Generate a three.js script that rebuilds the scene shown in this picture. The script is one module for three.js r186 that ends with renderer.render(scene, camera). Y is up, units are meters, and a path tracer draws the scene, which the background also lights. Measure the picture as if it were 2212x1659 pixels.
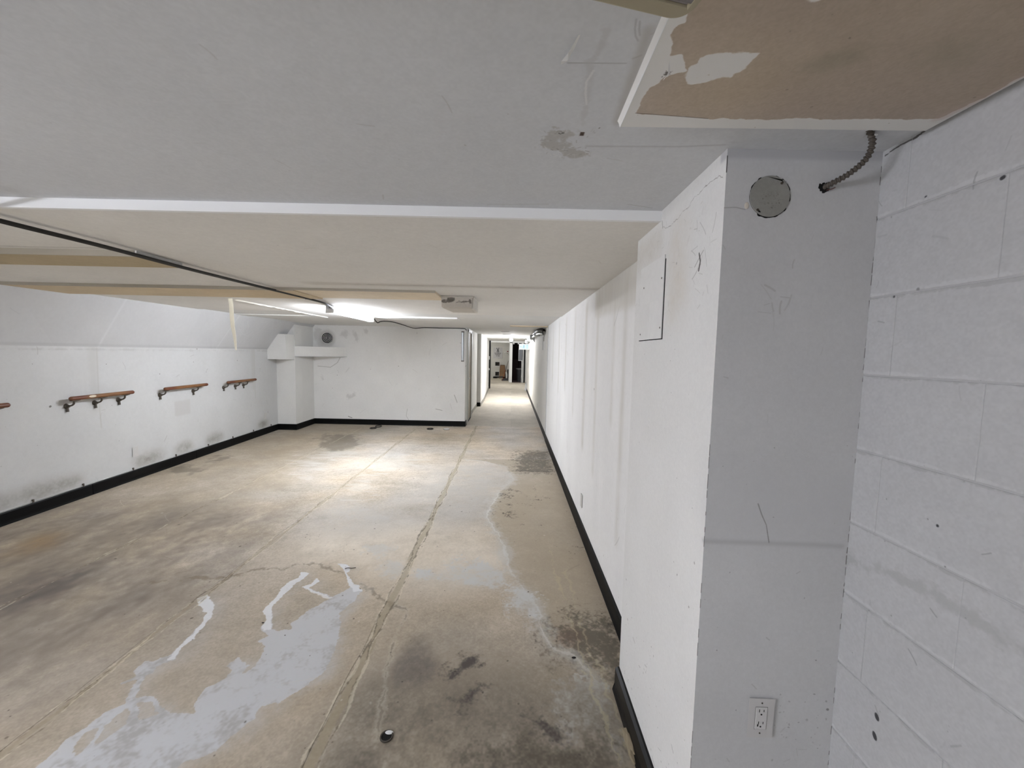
import * as THREE from 'three';
import { RoundedBoxGeometry } from 'three/addons/geometries/RoundedBoxGeometry.js';
import { mergeGeometries } from 'three/addons/utils/BufferGeometryUtils.js';
import { RectAreaLightUniformsLib } from 'three/addons/lights/RectAreaLightUniformsLib.js';

// ───────── camera, light levels, exposure ─────────
const scene = new THREE.Scene();
scene.background = new THREE.Color(0x000000);
const R = THREE.MathUtils.degToRad;
const camera = new THREE.PerspectiveCamera(88.13, 2212 / 1659, 0.02, 60);
camera.position.set(0, 1.6, 0);
camera.rotation.set(R(-4.4376), R(-0.0853), R(1.1998), 'YXZ');
scene.add(camera);
const EXPOSURE = 9.2;
const BATTEN = { down: 17.5, side: 21, up: 0.45, glow: 1.6, color: 0xeef4ff };      // the lit ceiling batten in the room
const REARFILL = { down: 22, side: 28, up: 0.5, glow: 1.6, color: 0xeef2ff };         // added batten behind the camera, unseen, to fill the foreground
const GLOBE = { power: 1.15, glow: 2, color: 0xf6f8ff };                 // bare globe in the corridor
const LOBBYFILL = { power: 0.55, glow: 1, color: 0xf8f8fa };                 // added unseen globe to brighten the lobby
const FARFILL = { power: 0.42, glow: 1, color: 0xf6f4f0 };             // added unseen globe to brighten the far room
const renderer = new THREE.WebGLRenderer({ antialias: true });
renderer.shadowMap.enabled = true;
renderer.toneMapping = THREE.LinearToneMapping;
renderer.toneMappingExposure = EXPOSURE;
RectAreaLightUniformsLib.init();

// ───────── helpers ─────────
const names = new Map();
function numbered(n) { const k = names.get(n) ?? 0; names.set(n, k + 1); return k ? n + '_' + String(k).padStart(3, '0') : n; }
function rng(seed) { let a = seed >>> 0; return () => { a = (a + 0x6d2b79f5) >>> 0; let t = a; t = Math.imul(t ^ (t >>> 15), t | 1); t ^= t + Math.imul(t ^ (t >>> 7), t | 61); return ((t ^ (t >>> 14)) >>> 0) / 4294967296; }; }
const rand = rng(77), rr = (a, b) => a + (b - a) * rand();
function mesh(name, geo, mat, parent = scene) {
  const m = new THREE.Mesh(Array.isArray(geo) ? join(geo) : geo, mat);
  m.name = parent === scene ? numbered(name) : name; m.castShadow = m.receiveShadow = true; parent.add(m); return m;
}
function join(list) { return mergeGeometries(list.map((g) => { const k = g.index ? g.toNonIndexed() : g; for (const n of Object.keys(k.attributes)) if (!['position', 'normal', 'uv'].includes(n)) k.deleteAttribute(n); return k; })); }
function struct(name, geo, mat, label) {
  const o = geo ? mesh(name, geo, mat) : new THREE.Group();
  if (!geo) { o.name = numbered(name); scene.add(o); }
  o.userData.kind = 'structure'; if (label) o.userData.label = label; return o;
}
function thing(name, label, category, [x, y, z] = [0, 0, 0], turn = 0, group) {
  const o = new THREE.Group(); o.name = numbered(name); o.position.set(x, y, z); o.rotation.y = turn; scene.add(o);
  o.userData = { label, category }; if (group) o.userData.group = group; return o;
}
function tag(o, label, category, group) { Object.assign(o.userData, { label, category }); if (group) o.userData.group = group; return o; }

// uv in metres by the dominant normal: ±x → (z, y), ±y → (x, z), ±z → (x, y); F may remap (p, n) to (a, b)
function mapUV(g, F) {
  const k = g.index ? g.toNonIndexed() : g; if (!k.attributes.normal || g.index) k.computeVertexNormals();
  const P = k.attributes.position, N = k.attributes.normal, uv = new Float32Array(P.count * 2);
  for (let i = 0; i < P.count; i += 3) {
    const n = [0, 0, 0];
    for (let j = 0; j < 3; j++) { n[0] += N.getX(i + j); n[1] += N.getY(i + j); n[2] += N.getZ(i + j); }
    const a = n.map(Math.abs);
    for (let j = 0; j < 3; j++) {
      const p = [P.getX(i + j), P.getY(i + j), P.getZ(i + j)];
      const q = F ? F(p, n) : a[0] >= a[1] && a[0] >= a[2] ? [p[2], p[1]] : a[1] >= a[2] ? [p[0], p[2]] : [p[0], p[1]];
      uv[(i + j) * 2] = q[0]; uv[(i + j) * 2 + 1] = q[1];
    }
  }
  k.setAttribute('uv', new THREE.BufferAttribute(uv, 2)); return k;
}
const boxG = (x0, x1, y0, y1, z0, z1) => new THREE.BoxGeometry(x1 - x0, y1 - y0, z1 - z0).translate((x0 + x1) / 2, (y0 + y1) / 2, (z0 + z1) / 2);
const box = (x0, x1, y0, y1, z0, z1, F) => mapUV(boxG(x0, x1, y0, y1, z0, z1), F);
const rbox = (x0, x1, y0, y1, z0, z1, r, F) => mapUV(new RoundedBoxGeometry(x1 - x0, y1 - y0, z1 - z0, 2, r).translate((x0 + x1) / 2, (y0 + y1) / 2, (z0 + z1) / 2), F);
// solid between two stacked polygons with the same number of corners; bottom/top lists of [x, y, z], anticlockwise seen from outside the top
function solid(bot, top, F) {
  const v = [], tri = (a, b, c) => v.push(...a, ...b, ...c), n = bot.length;
  const c3 = (p) => p.reduce((s, q) => [s[0] + q[0] / n, s[1] + q[1] / n, s[2] + q[2] / n], [0, 0, 0]), cb = c3(bot), ct = c3(top);
  for (let i = 0; i < n; i++) {
    const j = (i + 1) % n;
    tri(bot[i], bot[j], top[j]); tri(bot[i], top[j], top[i]);
    tri(ct, top[i], top[j]); tri(cb, bot[j], bot[i]);
  }
  const g = new THREE.BufferGeometry(); g.setAttribute('position', new THREE.Float32BufferAttribute(v, 3)); g.computeVertexNormals();
  g.setAttribute('uv', new THREE.Float32BufferAttribute(new Float32Array(v.length / 3 * 2), 2));
  return mapUV(g, F);
}
// vertical prism over a plan polygon [[x, z], ...]
function prism(plan, y0, y1, F) {
  let area = 0; plan.forEach((p, i) => { const q = plan[(i + 1) % plan.length]; area += p[0] * q[1] - q[0] * p[1]; });
  const pl = area > 0 ? [...plan].reverse() : plan;
  return solid(pl.map(([x, z]) => [x, y0, z]), pl.map(([x, z]) => [x, y1, z]), F);
}
// a strip of constant profile [[out, up], ...] run along the floor line a → b; "out" points to the left of the run
function runProfile(a, b, profile, y = 0) {
  const d = new THREE.Vector2(b[0] - a[0], b[1] - a[1]).normalize(), o = [d.y, -d.x];
  const at = (p, [u, w]) => [p[0] + o[0] * u, y + w, p[1] + o[1] * u];
  const A = profile.map((q) => at(a, q)), B = profile.map((q) => at(b, q));
  return solid(A, B);
}
const baseProfile = (h, t) => [[0, 0], [t * 1.5, 0], [t * 1.1, h * 0.16], [t, h * 0.3], [t, h - 0.01], [t * 0.45, h], [0, h]];
const tube = (pts, r, seg = 40, rad = 8, closed = false) => new THREE.TubeGeometry(new THREE.CatmullRomCurve3(pts.map((p) => new THREE.Vector3(...p)), closed), seg, r, rad, closed);
const cyl = (r0, r1, h, n = 20) => new THREE.CylinderGeometry(r0, r1, h, n);

// ───────── procedural paint: value noise, canvases in metres ─────────
const hash = (x, y, s) => { let h = Math.imul(x, 374761393) ^ Math.imul(y, 668265263) ^ Math.imul(s, 2147483647 - 5); h = Math.imul(h ^ (h >>> 13), 1274126177); return ((h ^ (h >>> 16)) >>> 0) / 4294967296; };
// adds one octave of noise (cells ca × cb metres, −1..1) to out; (u0, v0) in metres, s pixels a metre, row 0 at v0
function octave(out, W, H, u0, v0, s, ca, cb, amp, seed) {
  for (let y = 0; y < H; y++) {
    const fy = (v0 + (y + 0.5) / s) / cb, iy = Math.floor(fy); let ty = fy - iy; ty = ty * ty * (3 - 2 * ty);
    let last = 1e9, a = 0, b = 0;
    for (let x = 0; x < W; x++) {
      const fx = (u0 + (x + 0.5) / s) / ca, ix = Math.floor(fx); let tx = fx - ix; tx = tx * tx * (3 - 2 * tx);
      if (ix !== last) {
        last = ix;
        a = hash(ix, iy, seed) * (1 - ty) + hash(ix, iy + 1, seed) * ty; b = hash(ix + 1, iy, seed) * (1 - ty) + hash(ix + 1, iy + 1, seed) * ty;
      }
      out[y * W + x] += ((a * (1 - tx) + b * tx) * 2 - 1) * amp;
    }
  }
  return out;
}
function fbm(W, H, u0, v0, s, list, seed) { const o = new Float32Array(W * H); list.forEach(([ca, cb, amp], i) => octave(o, W, H, u0, v0, s, ca, cb, amp, seed + i * 17)); return o; }
const sstep = (a, b, x) => { const t = Math.min(1, Math.max(0, (x - a) / (b - a))); return t * t * (3 - 2 * t); };
// A sheet of paint: u0..u1 × v0..v1 metres at s pixels a metre. base [r,g,b] in sRGB 0..255.
class Sheet {
  constructor(u0, u1, v0, v1, s, base, seed) {
    Object.assign(this, { u0, u1, v0, v1, s, seed, W: Math.round((u1 - u0) * s), H: Math.round((v1 - v0) * s) });
    this.c = [0, 1, 2].map((k) => new Float32Array(this.W * this.H).fill(base[k]));
  }
  noise(list, seed) { return fbm(this.W, this.H, this.u0, this.v0, this.s, list, this.seed + seed); }
  mottle(list, seed, tint = [1, 1, 1]) { const n = this.noise(list, seed); for (let k = 0; k < 3; k++) for (let i = 0; i < n.length; i++) this.c[k][i] += n[i] * tint[k]; return this; }
  // draws a mask in metres (row 0 at v0) and returns it as 0..1
  mask(draw, blur = 0) {
    const { W, H, s } = this, cv = document.createElement('canvas'); cv.width = W; cv.height = H;
    const g = cv.getContext('2d'); g.fillStyle = '#000'; g.fillRect(0, 0, W, H); g.setTransform(s, 0, 0, s, -this.u0 * s, -this.v0 * s);
    g.fillStyle = g.strokeStyle = '#fff'; g.lineCap = g.lineJoin = 'round'; draw(g);
    const d = g.getImageData(0, 0, W, H).data; let m = new Float32Array(W * H);
    for (let i = 0; i < m.length; i++) m[i] = d[i * 4] / 255;
    const r = Math.round(blur * s); if (r > 0) for (let k = 0; k < 2; k++) m = this.boxBlur(m, r);
    return m;
  }
  boxBlur(m, r) {
    const { W, H } = this, t = new Float32Array(W * H), o = new Float32Array(W * H), n = 2 * r + 1;
    for (let y = 0; y < H; y++) { let a = 0; for (let x = -r; x <= r; x++) a += m[y * W + Math.min(W - 1, Math.max(0, x))]; for (let x = 0; x < W; x++) { t[y * W + x] = a / n; a += m[y * W + Math.min(W - 1, x + r + 1)] - m[y * W + Math.max(0, x - r)]; } }
    for (let x = 0; x < W; x++) { let a = 0; for (let y = -r; y <= r; y++) a += t[Math.min(H - 1, Math.max(0, y)) * W + x]; for (let y = 0; y < H; y++) { o[y * W + x] = a / n; a += t[Math.min(H - 1, y + r + 1) * W + x] - t[Math.max(0, y - r) * W + x]; } }
    return o;
  }
  // moves a mask about by noise so that traced outlines lose their straight runs
  warp(m, big = 0.02, small = 0.006) {
    const { W, H, s } = this;
    if (!this.w) { const L = (k) => this.noise([[0.09, 0.09, 0.7], [0.035, 0.035, 0.5]], k), S = (k) => this.noise([[0.016, 0.016, 0.7], [0.007, 0.007, 0.5]], k); this.w = [L(901), L(931), S(961), S(991)]; }
    const o = new Float32Array(W * H), [ax, ay, bx, by] = this.w;
    for (let y = 0; y < H; y++) for (let x = 0; x < W; x++) { const i = y * W + x, X = Math.min(W - 1, Math.max(0, Math.round(x + (ax[i] * big + bx[i] * small) * s))), Y = Math.min(H - 1, Math.max(0, Math.round(y + (ay[i] * big + by[i] * small) * s))); o[i] = m[Y * W + X]; }
    return o;
  }
  // lays colour through a mask whose edge is broken by noise; alpha up to a, mottled by m
  lay(mask, color, { a = 1, edge = 0, soft = 0.5, n = null, m = 0 } = {}) {
    for (let i = 0; i < mask.length; i++) {
      if (mask[i] <= 0) continue;
      const w = n ? n[i] : 0, t = edge || soft < 0.5 ? sstep(0.5 - soft, 0.5 + soft, mask[i] + w * edge) : mask[i], k = Math.min(1, Math.max(0, t * a * (1 + w * m)));
      for (let q = 0; q < 3; q++) this.c[q][i] += (color[q] - this.c[q][i]) * k;
    }
    return this;
  }
  specks(count, size, color, a, seed, region) {
    const q = rng(seed), [x0, x1, y0, y1] = region ?? [this.u0, this.u1, this.v0, this.v1];
    const m = this.mask((g) => { for (let i = 0; i < count; i++) { const x = x0 + q() * (x1 - x0), y = y0 + q() * (y1 - y0), r = size * (0.3 + q() * q() * 1.4); g.globalAlpha = 0.4 + 0.6 * q(); g.beginPath(); g.ellipse(x, y, r, r * (0.5 + 0.5 * q()), q() * 3, 0, 7); g.fill(); } });
    return this.lay(m, color, { a });
  }
  scuffs(count, len, w, color, a, seed, region) {
    const q = rng(seed), [x0, x1, y0, y1] = region ?? [this.u0, this.u1, this.v0, this.v1];
    const m = this.mask((g) => { for (let i = 0; i < count; i++) { const x = x0 + q() * (x1 - x0), y = y0 + q() * (y1 - y0), t = q() * 6.3, l = len * (0.3 + q()); g.globalAlpha = 0.3 + 0.7 * q(); g.lineWidth = w * (0.4 + q()); g.beginPath(); g.moveTo(x, y); g.quadraticCurveTo(x + Math.cos(t) * l * 0.5 + (q() - 0.5) * l * 0.3, y + Math.sin(t) * l * 0.5, x + Math.cos(t) * l, y + Math.sin(t) * l); g.stroke(); } });
    return this.lay(m, color, { a });
  }
  line(pts, w, color, a = 1, { blur = 0, edge = 0, n = null, soft = 0.5, jig = 0, wb = 0, ws = 0 } = {}) {
    const q = rng(Math.round(Math.abs(pts[0][0] * 991 + pts[0][1] * 77)) + 3);
    let m = this.mask((g) => { g.lineWidth = w; g.beginPath(); pts.forEach(([x, y], i) => { const j = [x + (q() - 0.5) * jig, y + (q() - 0.5) * jig]; i ? g.lineTo(...j) : g.moveTo(...j); }); g.stroke(); }, blur);
    if (wb || ws) m = this.warp(m, wb, ws);
    return this.lay(m, color, { a, edge, n, soft });
  }
  poly(list) { return (g) => { g.beginPath(); list.forEach(([x, y], i) => (i ? g.lineTo(x, y) : g.moveTo(x, y))); g.closePath(); g.fill(); }; }
  texture() {
    const { W, H } = this, d = new Uint8Array(W * H * 4);
    for (let i = 0; i < W * H; i++) { for (let k = 0; k < 3; k++) d[i * 4 + k] = Math.min(255, Math.max(0, this.c[k][i])); d[i * 4 + 3] = 255; }
    const t = new THREE.DataTexture(d, W, H, THREE.RGBAFormat); t.colorSpace = THREE.SRGBColorSpace; t.magFilter = THREE.LinearFilter; t.minFilter = THREE.LinearMipmapLinearFilter; t.generateMipmaps = true; t.needsUpdate = true;
    this.c = this.w = null; return t;
  }
  uv(a, b) { return [(a - this.u0) / (this.u1 - this.u0), (b - this.v0) / (this.v1 - this.v0)]; }
}
const std = (o) => new THREE.MeshStandardMaterial({ roughness: 0.85, ...o });
function sheetMat(sh, o = {}) { return std({ map: sh.texture(), ...o }); }
const F = (sh, f) => (p, n) => sh.uv(...f(p, n));

// general painted drywall, tiling every 2 m
function tileMat(base, amp, seed, o = {}) {
  const sh = new Sheet(0, 2, 0, 2, 256, base, seed);
  sh.mottle([[0.5, 0.5, amp], [0.125, 0.125, amp * 0.5], [0.0156, 0.0156, amp * 0.5]], 1);
  sh.specks(40, 0.004, [120, 116, 110], 0.4, seed + 5);
  const t = sh.texture(); t.wrapS = t.wrapT = THREE.RepeatWrapping; t.repeat.set(0.5, 0.5); return std({ map: t, ...o });
}
const M = {
  paint: tileMat([224, 223, 219], 3, 11), paintGrey: tileMat([200, 200, 199], 4, 12), ceilPaint: tileMat([228, 227, 223], 4, 13),
  blackBase: new THREE.MeshPhysicalMaterial({ color: 0x050505, roughness: 0.55, specularIntensity: 0.35 }), concrete: null, dark: new THREE.MeshPhysicalMaterial({ color: 0x0c0a0b, roughness: 0.6, specularIntensity: 0.4 }), trueWhite: std({ color: 0xf2f2f1, roughness: 0.6 }), gap: std({ color: 0x0c0b0a, roughness: 1 }),
  white: std({ color: 0xe2e2e0, roughness: 0.5 }), whitePlastic: std({ color: 0xd8d7d4, roughness: 0.4 }), steel: std({ color: 0xb9bcbd, roughness: 0.35, metalness: 0.85 }), darkMetal: std({ color: 0x5a534a, roughness: 0.5, metalness: 0.6 }),
  blackRubber: std({ color: 0x15120f, roughness: 0.55 }),
};
// ───────── floor ─────────
// traces of the stains on the concrete, x, z in metres
const FT = {
  spill: [[-1.753,-1.33],[-1.767,-1.382],[-1.767,-1.425],[-1.777,-1.493],[-1.753,-1.542],[-1.754,-1.612],[-1.706,-1.654],[-1.723,-1.688],[-1.748,-1.733],[-1.773,-1.778],[-1.828,-1.761],[-1.839,-1.768],[-1.8,-1.802],[-1.83,-1.833],[-1.836,-1.895],[-1.782,-1.898],[-1.743,-1.947],[-1.743,-2.0],[-1.763,-2.099],[-1.773,-2.192],[-1.812,-2.283],[-1.918,-2.334],[-1.957,-2.437],[-1.938,-2.468],[-1.804,-2.337],[-1.756,-2.242],[-1.731,-2.146],[-1.72,-2.071],[-1.713,-1.988],[-1.688,-1.911],[-1.743,-1.855],[-1.727,-1.826],[-1.751,-1.803],[-1.724,-1.749],[-1.675,-1.684],[-1.626,-1.705],[-1.596,-1.701],[-1.545,-1.663],[-1.473,-1.618],[-1.412,-1.614],[-1.356,-1.611],[-1.404,-1.676],[-1.407,-1.746],[-1.36,-1.79],[-1.358,-1.858],[-1.395,-1.894],[-1.388,-1.944],[-1.29,-1.884],[-1.285,-1.82],[-1.264,-1.873],[-1.266,-1.96],[-1.298,-2.026],[-1.363,-2.049],[-1.329,-2.094],[-1.396,-2.137],[-1.417,-2.219],[-1.484,-2.302],[-1.49,-2.394],[-1.511,-2.534],[-1.504,-2.611],[-1.471,-2.669],[-1.496,-2.74],[-1.421,-2.731],[-1.433,-2.647],[-1.453,-2.553],[-1.459,-2.453],[-1.445,-2.339],[-1.379,-2.22],[-1.327,-2.142],[-1.225,-2.153],[-1.25,-2.208],[-1.218,-2.328],[-1.142,-2.44],[-1.236,-2.485],[-1.389,-2.559],[-1.341,-2.594],[-1.338,-2.667],[-1.302,-2.624],[-1.325,-2.551],[-1.221,-2.492],[-1.13,-2.454],[-1.062,-2.571],[-1.133,-2.681],[-1.188,-2.764],[-1.275,-2.864],[-1.188,-2.854],[-1.138,-2.766],[-1.148,-2.724],[-1.047,-2.615],[-0.95,-2.527],[-0.975,-2.479],[-0.996,-2.381],[-1.012,-2.282],[-0.959,-2.184],[-0.909,-2.009],[-0.912,-1.858],[-0.962,-1.757],[-1.009,-1.684],[-1.089,-1.649],[-1.078,-1.599],[-1.118,-1.522],[-1.149,-1.459],[-1.222,-1.421],[-1.251,-1.386],[-1.253,-1.339]],
  hole1: [[-1.653,-1.658],[-1.59,-1.676],[-1.512,-1.608],[-1.563,-1.583]],
  hole2: [[-1.688,-1.595],[-1.667,-1.634],[-1.597,-1.56],[-1.618,-1.494],[-1.63,-1.471],[-1.658,-1.503],[-1.684,-1.556]],
  hole3: [[-1.722,-1.463],[-1.727,-1.518],[-1.696,-1.549],[-1.661,-1.473],[-1.667,-1.434]],
  thin: [[-1.967,-2.427],[-1.938,-2.468],[-1.804,-2.337],[-1.758,-2.242],[-1.731,-2.146],[-1.72,-2.071],[-1.713,-1.988],[-1.693,-1.917],[-1.724,-1.897],[-1.742,-1.987],[-1.75,-2.07],[-1.771,-2.176],[-1.812,-2.283],[-1.915,-2.334]],
  thin2: [[-1.484,-2.302],[-1.49,-2.394],[-1.511,-2.534],[-1.504,-2.611],[-1.471,-2.669],[-1.496,-2.74],[-1.421,-2.731],[-1.433,-2.647],[-1.453,-2.553],[-1.459,-2.453],[-1.445,-2.339],[-1.384,-2.22],[-1.332,-2.142],[-1.38,-2.133],[-1.417,-2.219]],
  thin3: [[-1.275,-2.864],[-1.188,-2.854],[-1.138,-2.766],[-1.148,-2.724],[-1.047,-2.615],[-0.95,-2.527],[-1.011,-2.509],[-1.068,-2.581],[-1.136,-2.681],[-1.188,-2.764]],
  thin4: [[-1.392,-2.564],[-1.344,-2.6],[-1.338,-2.667],[-1.302,-2.624],[-1.323,-2.547],[-1.218,-2.485],[-1.129,-2.444],[-1.148,-2.428],[-1.23,-2.471]],
  wave: [[-0.673,-5.849],[-0.337,-5.744],[-0.055,-5.481],[0.073,-4.932],[-0.111,-4.465],[-0.194,-3.994],[-0.212,-3.757],[-0.106,-3.423],[-0.032,-3.194],[-0.009,-2.968],[0.033,-2.792],[0.088,-2.618],[0.166,-2.463],[0.205,-2.354],[0.206,-2.273],[0.22,-2.153],[0.271,-2.045],[0.357,-1.991],[0.42,-1.888],[0.442,-1.804],[0.442,-1.7],[0.445,-1.622],[0.448,-1.565],[0.463,-1.436]],
  dark1: [[0.135,-6.291],[0.603,-6.433],[0.597,-5.268],[0.097,-5.255],[0.147,-5.655]],
  dark2: [[0.41,-2.279],[0.534,-2.326],[0.601,-2.284],[0.658,-2.178],[0.583,-1.902],[0.492,-1.89],[0.363,-1.98],[0.291,-2.069],[0.284,-2.167],[0.355,-2.222]],
  red: [[0.313,-2.181],[0.399,-2.21],[0.421,-2.121],[0.367,-2.059],[0.302,-2.093]],
  oval: [[-0.547,-2.131],[-0.471,-2.108],[-0.35,-1.93],[-0.331,-1.831],[-0.379,-1.766],[-0.517,-1.781],[-0.554,-1.855],[-0.549,-1.978]],
  dk3: [[-0.291,-1.871],[-0.256,-1.902],[-0.2,-1.966],[-0.151,-1.978],[-0.156,-1.935],[-0.214,-1.883],[-0.224,-1.834],[-0.267,-1.814]],
  dk4: [[-0.213,-1.702],[-0.159,-1.737],[-0.104,-1.782],[-0.101,-1.747],[-0.15,-1.72],[-0.168,-1.679],[-0.203,-1.678]],
  dk5: [[0.094,-1.645],[0.17,-1.624],[0.244,-1.561],[0.214,-1.526],[0.152,-1.573]],
  dk6: [[-0.179,-1.448],[-0.032,-1.501],[0.16,-1.499],[0.349,-1.483],[0.52,-1.461],[0.54,-1.391],[-0.205,-1.378]],
  pale1: [[-0.706,-2.794],[-0.506,-2.77],[-0.432,-2.961],[-0.37,-2.861],[-0.275,-2.853],[-0.152,-2.948],[-0.086,-2.817],[0.019,-2.8],[0.008,-2.718],[-0.078,-2.619],[-0.252,-2.631],[-0.41,-2.664],[-0.599,-2.677]],
  pale2: [[0.01,-2.515],[0.096,-2.644],[0.174,-2.47],[0.215,-2.407],[0.202,-2.217],[0.126,-2.299],[0.051,-2.402]],
  pale3: [[0.233,-1.696],[0.301,-1.773],[0.415,-1.821],[0.436,-1.742],[0.431,-1.652],[0.44,-1.572],[0.362,-1.549],[0.257,-1.554],[0.218,-1.625]],
  pale4: [[-1.135,-3.096],[-0.971,-3.182],[-0.965,-3.002],[-0.863,-2.867],[-0.747,-2.785],[-0.742,-2.684],[-0.86,-2.781],[-0.99,-2.93]],
  greyzone: [[-1.612,-4.091],[-1.312,-3.936],[-1.085,-4.308],[-0.857,-5.663],[-0.055,-5.481],[0.053,-4.931],[-0.129,-4.464],[-0.194,-3.994],[-0.207,-3.685],[-0.457,-3.535],[-0.795,-3.766],[-1.147,-3.438],[-1.599,-3.356],[-1.824,-3.471],[-1.897,-3.825],[-1.836,-4.265]],
  swirl1: [[-2.004,-5.746],[-1.622,-6.05],[-1.347,-5.71],[-1.425,-5.235],[-1.509,-5.022],[-1.829,-5.243],[-1.722,-5.438]],
  swirl2: [[-2.749,-5.521],[-2.487,-5.582],[-2.468,-5.346],[-2.225,-5.179],[-2.515,-5.089]],
  swirl3: [[-1.92,-4.685],[-1.774,-4.753],[-1.659,-4.643],[-1.728,-4.528],[-1.615,-4.277],[-1.779,-4.471]],
  swirl4: [[-1.96,-5.198],[-1.735,-5.214],[-1.41,-5.029],[-1.519,-5.055],[-1.829,-5.123]],
  swirl5: [[-3.048,-5.665],[-2.887,-5.947],[-2.452,-6.178],[-2.488,-5.796],[-2.701,-5.607],[-2.626,-4.947]],
  lstain: [[-3.255,-2.436],[-3.191,-2.628],[-3.03,-2.792],[-2.862,-2.778],[-2.832,-2.623],[-2.847,-2.434],[-2.887,-2.254],[-2.918,-2.173]],
  orange: [[-3.842,-3.031],[-3.935,-3.21],[-3.767,-3.217],[-3.626,-3.04],[-3.622,-2.899],[-3.673,-2.831]],
  lblob: [[-4.47,-5.078],[-4.308,-5.193],[-4.079,-5.106],[-4.083,-4.941],[-4.29,-4.959]],
  lblob2: [[-4.263,-5.615],[-4.155,-5.707],[-3.948,-5.599],[-4.077,-5.509]],
  lblob3: [[-3.504,-7.416],[-2.963,-7.326],[-2.59,-6.596],[-2.783,-6.252],[-3.172,-6.432]],
  crack: [[-2.47,-2.566],[-2.206,-2.631],[-1.978,-2.639],[-1.848,-2.74],[-1.65,-2.772],[-1.543,-2.854],[-1.392,-2.833],[-1.211,-2.738],[-1.028,-2.616],[-0.876,-2.513],[-0.726,-2.39]],
  arc: [[-0.715,-2.39],[-0.627,-2.329],[-0.626,-2.242],[-0.622,-2.044],[-0.589,-1.842],[-0.559,-1.694],[-0.548,-1.584],[-0.533,-1.518]]
};
const JOINTS = [-3.067, -1.955, -0.742];
function floorSheet(u0, u1, v0, v1, s) {
  const f = new Sheet(u0, u1, v0, v1, s, [188, 177, 161], 500);
  f.mottle([[1.3, 0.9, 13], [0.45, 0.3, 11], [0.16, 0.1, 8], [0.07, 0.05, 5]], 1, [1, 1, 1.05]);
  f.mottle([[0.9, 0.9, 6], [0.3, 0.3, 5]], 40, [0.6, 0, -0.9]);
  f.mottle([[0.03, 0.03, 5], [0.011, 0.011, 10], [0.006, 0.006, 10]], 80);
  const n1 = f.noise([[0.12, 0.12, 0.5], [0.04, 0.04, 0.35], [0.014, 0.014, 0.3], [0.007, 0.007, 0.2]], 120), n2 = f.noise([[0.3, 0.3, 0.5], [0.09, 0.09, 0.4], [0.02, 0.02, 0.3], [0.008, 0.008, 0.25]], 160);
  const P = (k, blur, wb = 0.02, ws = 0.006) => f.warp(f.mask(f.poly(FT[k]), blur), wb, ws);
  const stretch = f.noise([[0.22, 0.6, 0.6], [0.1, 0.2, 0.5], [0.04, 0.05, 0.4]], 340);
  // left lanes and near floor are darker
  f.lay(f.mask((g) => g.fillRect(-4.8, -9, 2.2, 8.2), 0.35), [152, 139, 119], { a: 0.55, n: n2, m: 0.5 });
  f.lay(f.mask((g) => g.fillRect(-4.8, -2.6, 5, 2), 0.4), [158, 146, 128], { a: 0.4, n: n2, m: 0.4 });
  f.lay(f.mask((g) => g.fillRect(-4.8, -3.9, 2.75, 2.4), 0.3), [124, 114, 104], { a: 0.5, n: stretch, m: 1.0 });
  f.lay(P('lstain', 0.12, 0.06), [98, 90, 84], { a: 0.75, n: stretch, m: 0.7 });
  f.lay(P('orange', 0.1), [150, 112, 62], { a: 0.6, n: n1, m: 0.4 });
  for (const k of ['lblob', 'lblob2', 'lblob3']) f.lay(P(k, 0.06, 0.05), [104, 97, 86], { a: 0.5, edge: 0.9, soft: 0.5, n: stretch });
  // paler middle
  f.lay(f.mask(f.poly([[-0.75, -3.6], [0.0, -3.4], [0.02, -2.75], [-0.5, -2.5], [-0.95, -2.62], [-1.7, -2.9], [-1.8, -3.5]]), 0.18), [226, 215, 198], { a: 0.7, n: n2, m: 0.5 });
  f.lay(P('greyzone', 0.2), [182, 178, 171], { a: 0.65, n: n2, m: 0.8 });
  const streak = f.noise([[0.35, 0.09, 0.6], [0.16, 0.04, 0.5], [0.05, 0.02, 0.25]], 260);
  for (const k of ['swirl1', 'swirl2', 'swirl3', 'swirl4', 'swirl5']) f.lay(P(k, 0.09, 0.05), [198, 196, 189], { a: 0.4, edge: 1.3, soft: 0.4, n: streak });
  // the rough strip along the right wall
  const W = FT.wave, right = f.mask((g) => { g.beginPath(); g.moveTo(1.2, W[0][1] - 0.1); W.forEach(([x, z]) => g.lineTo(x, z)); g.lineTo(1.2, -0.6); g.fill(); }, 0.012);
  f.lay(right, [168, 155, 134], { a: 0.75, edge: 0.25, soft: 0.2, n: n1, m: 0.25 });
  const pits = f.noise([[0.05, 0.05, 0.5], [0.018, 0.018, 0.5], [0.008, 0.008, 0.4]], 200), big = f.noise([[0.35, 0.3, 0.7], [0.1, 0.1, 0.4]], 230);
  for (let i = 0; i < right.length; i++) if (right[i] > 0.4) {
    const d = sstep(0.45, 0.9, pits[i] * 0.55 + big[i] * 0.6), l = sstep(0.5, 0.95, -pits[i] * 0.6 - big[i] * 0.35);
    for (let q = 0; q < 3; q++) f.c[q][i] += ([58, 52, 45][q] - f.c[q][i]) * d * 0.7 + ([205, 198, 180][q] - f.c[q][i]) * l * 0.45;
  }
  for (const k of ['dark1', 'dark2']) f.lay(P(k, 0.06), [72, 66, 55], { a: 0.62, edge: 0.9, soft: 0.6, n: pits });
  f.lay(P('red', 0.05), [112, 82, 66], { a: 0.55, n: n1, m: 0.8 });
  f.line(W.slice(4), 0.011, [222, 220, 212], 0.75, { blur: 0.003, edge: 1.0, soft: 0.4, n: n2, wb: 0.02, ws: 0.006 });
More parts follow.
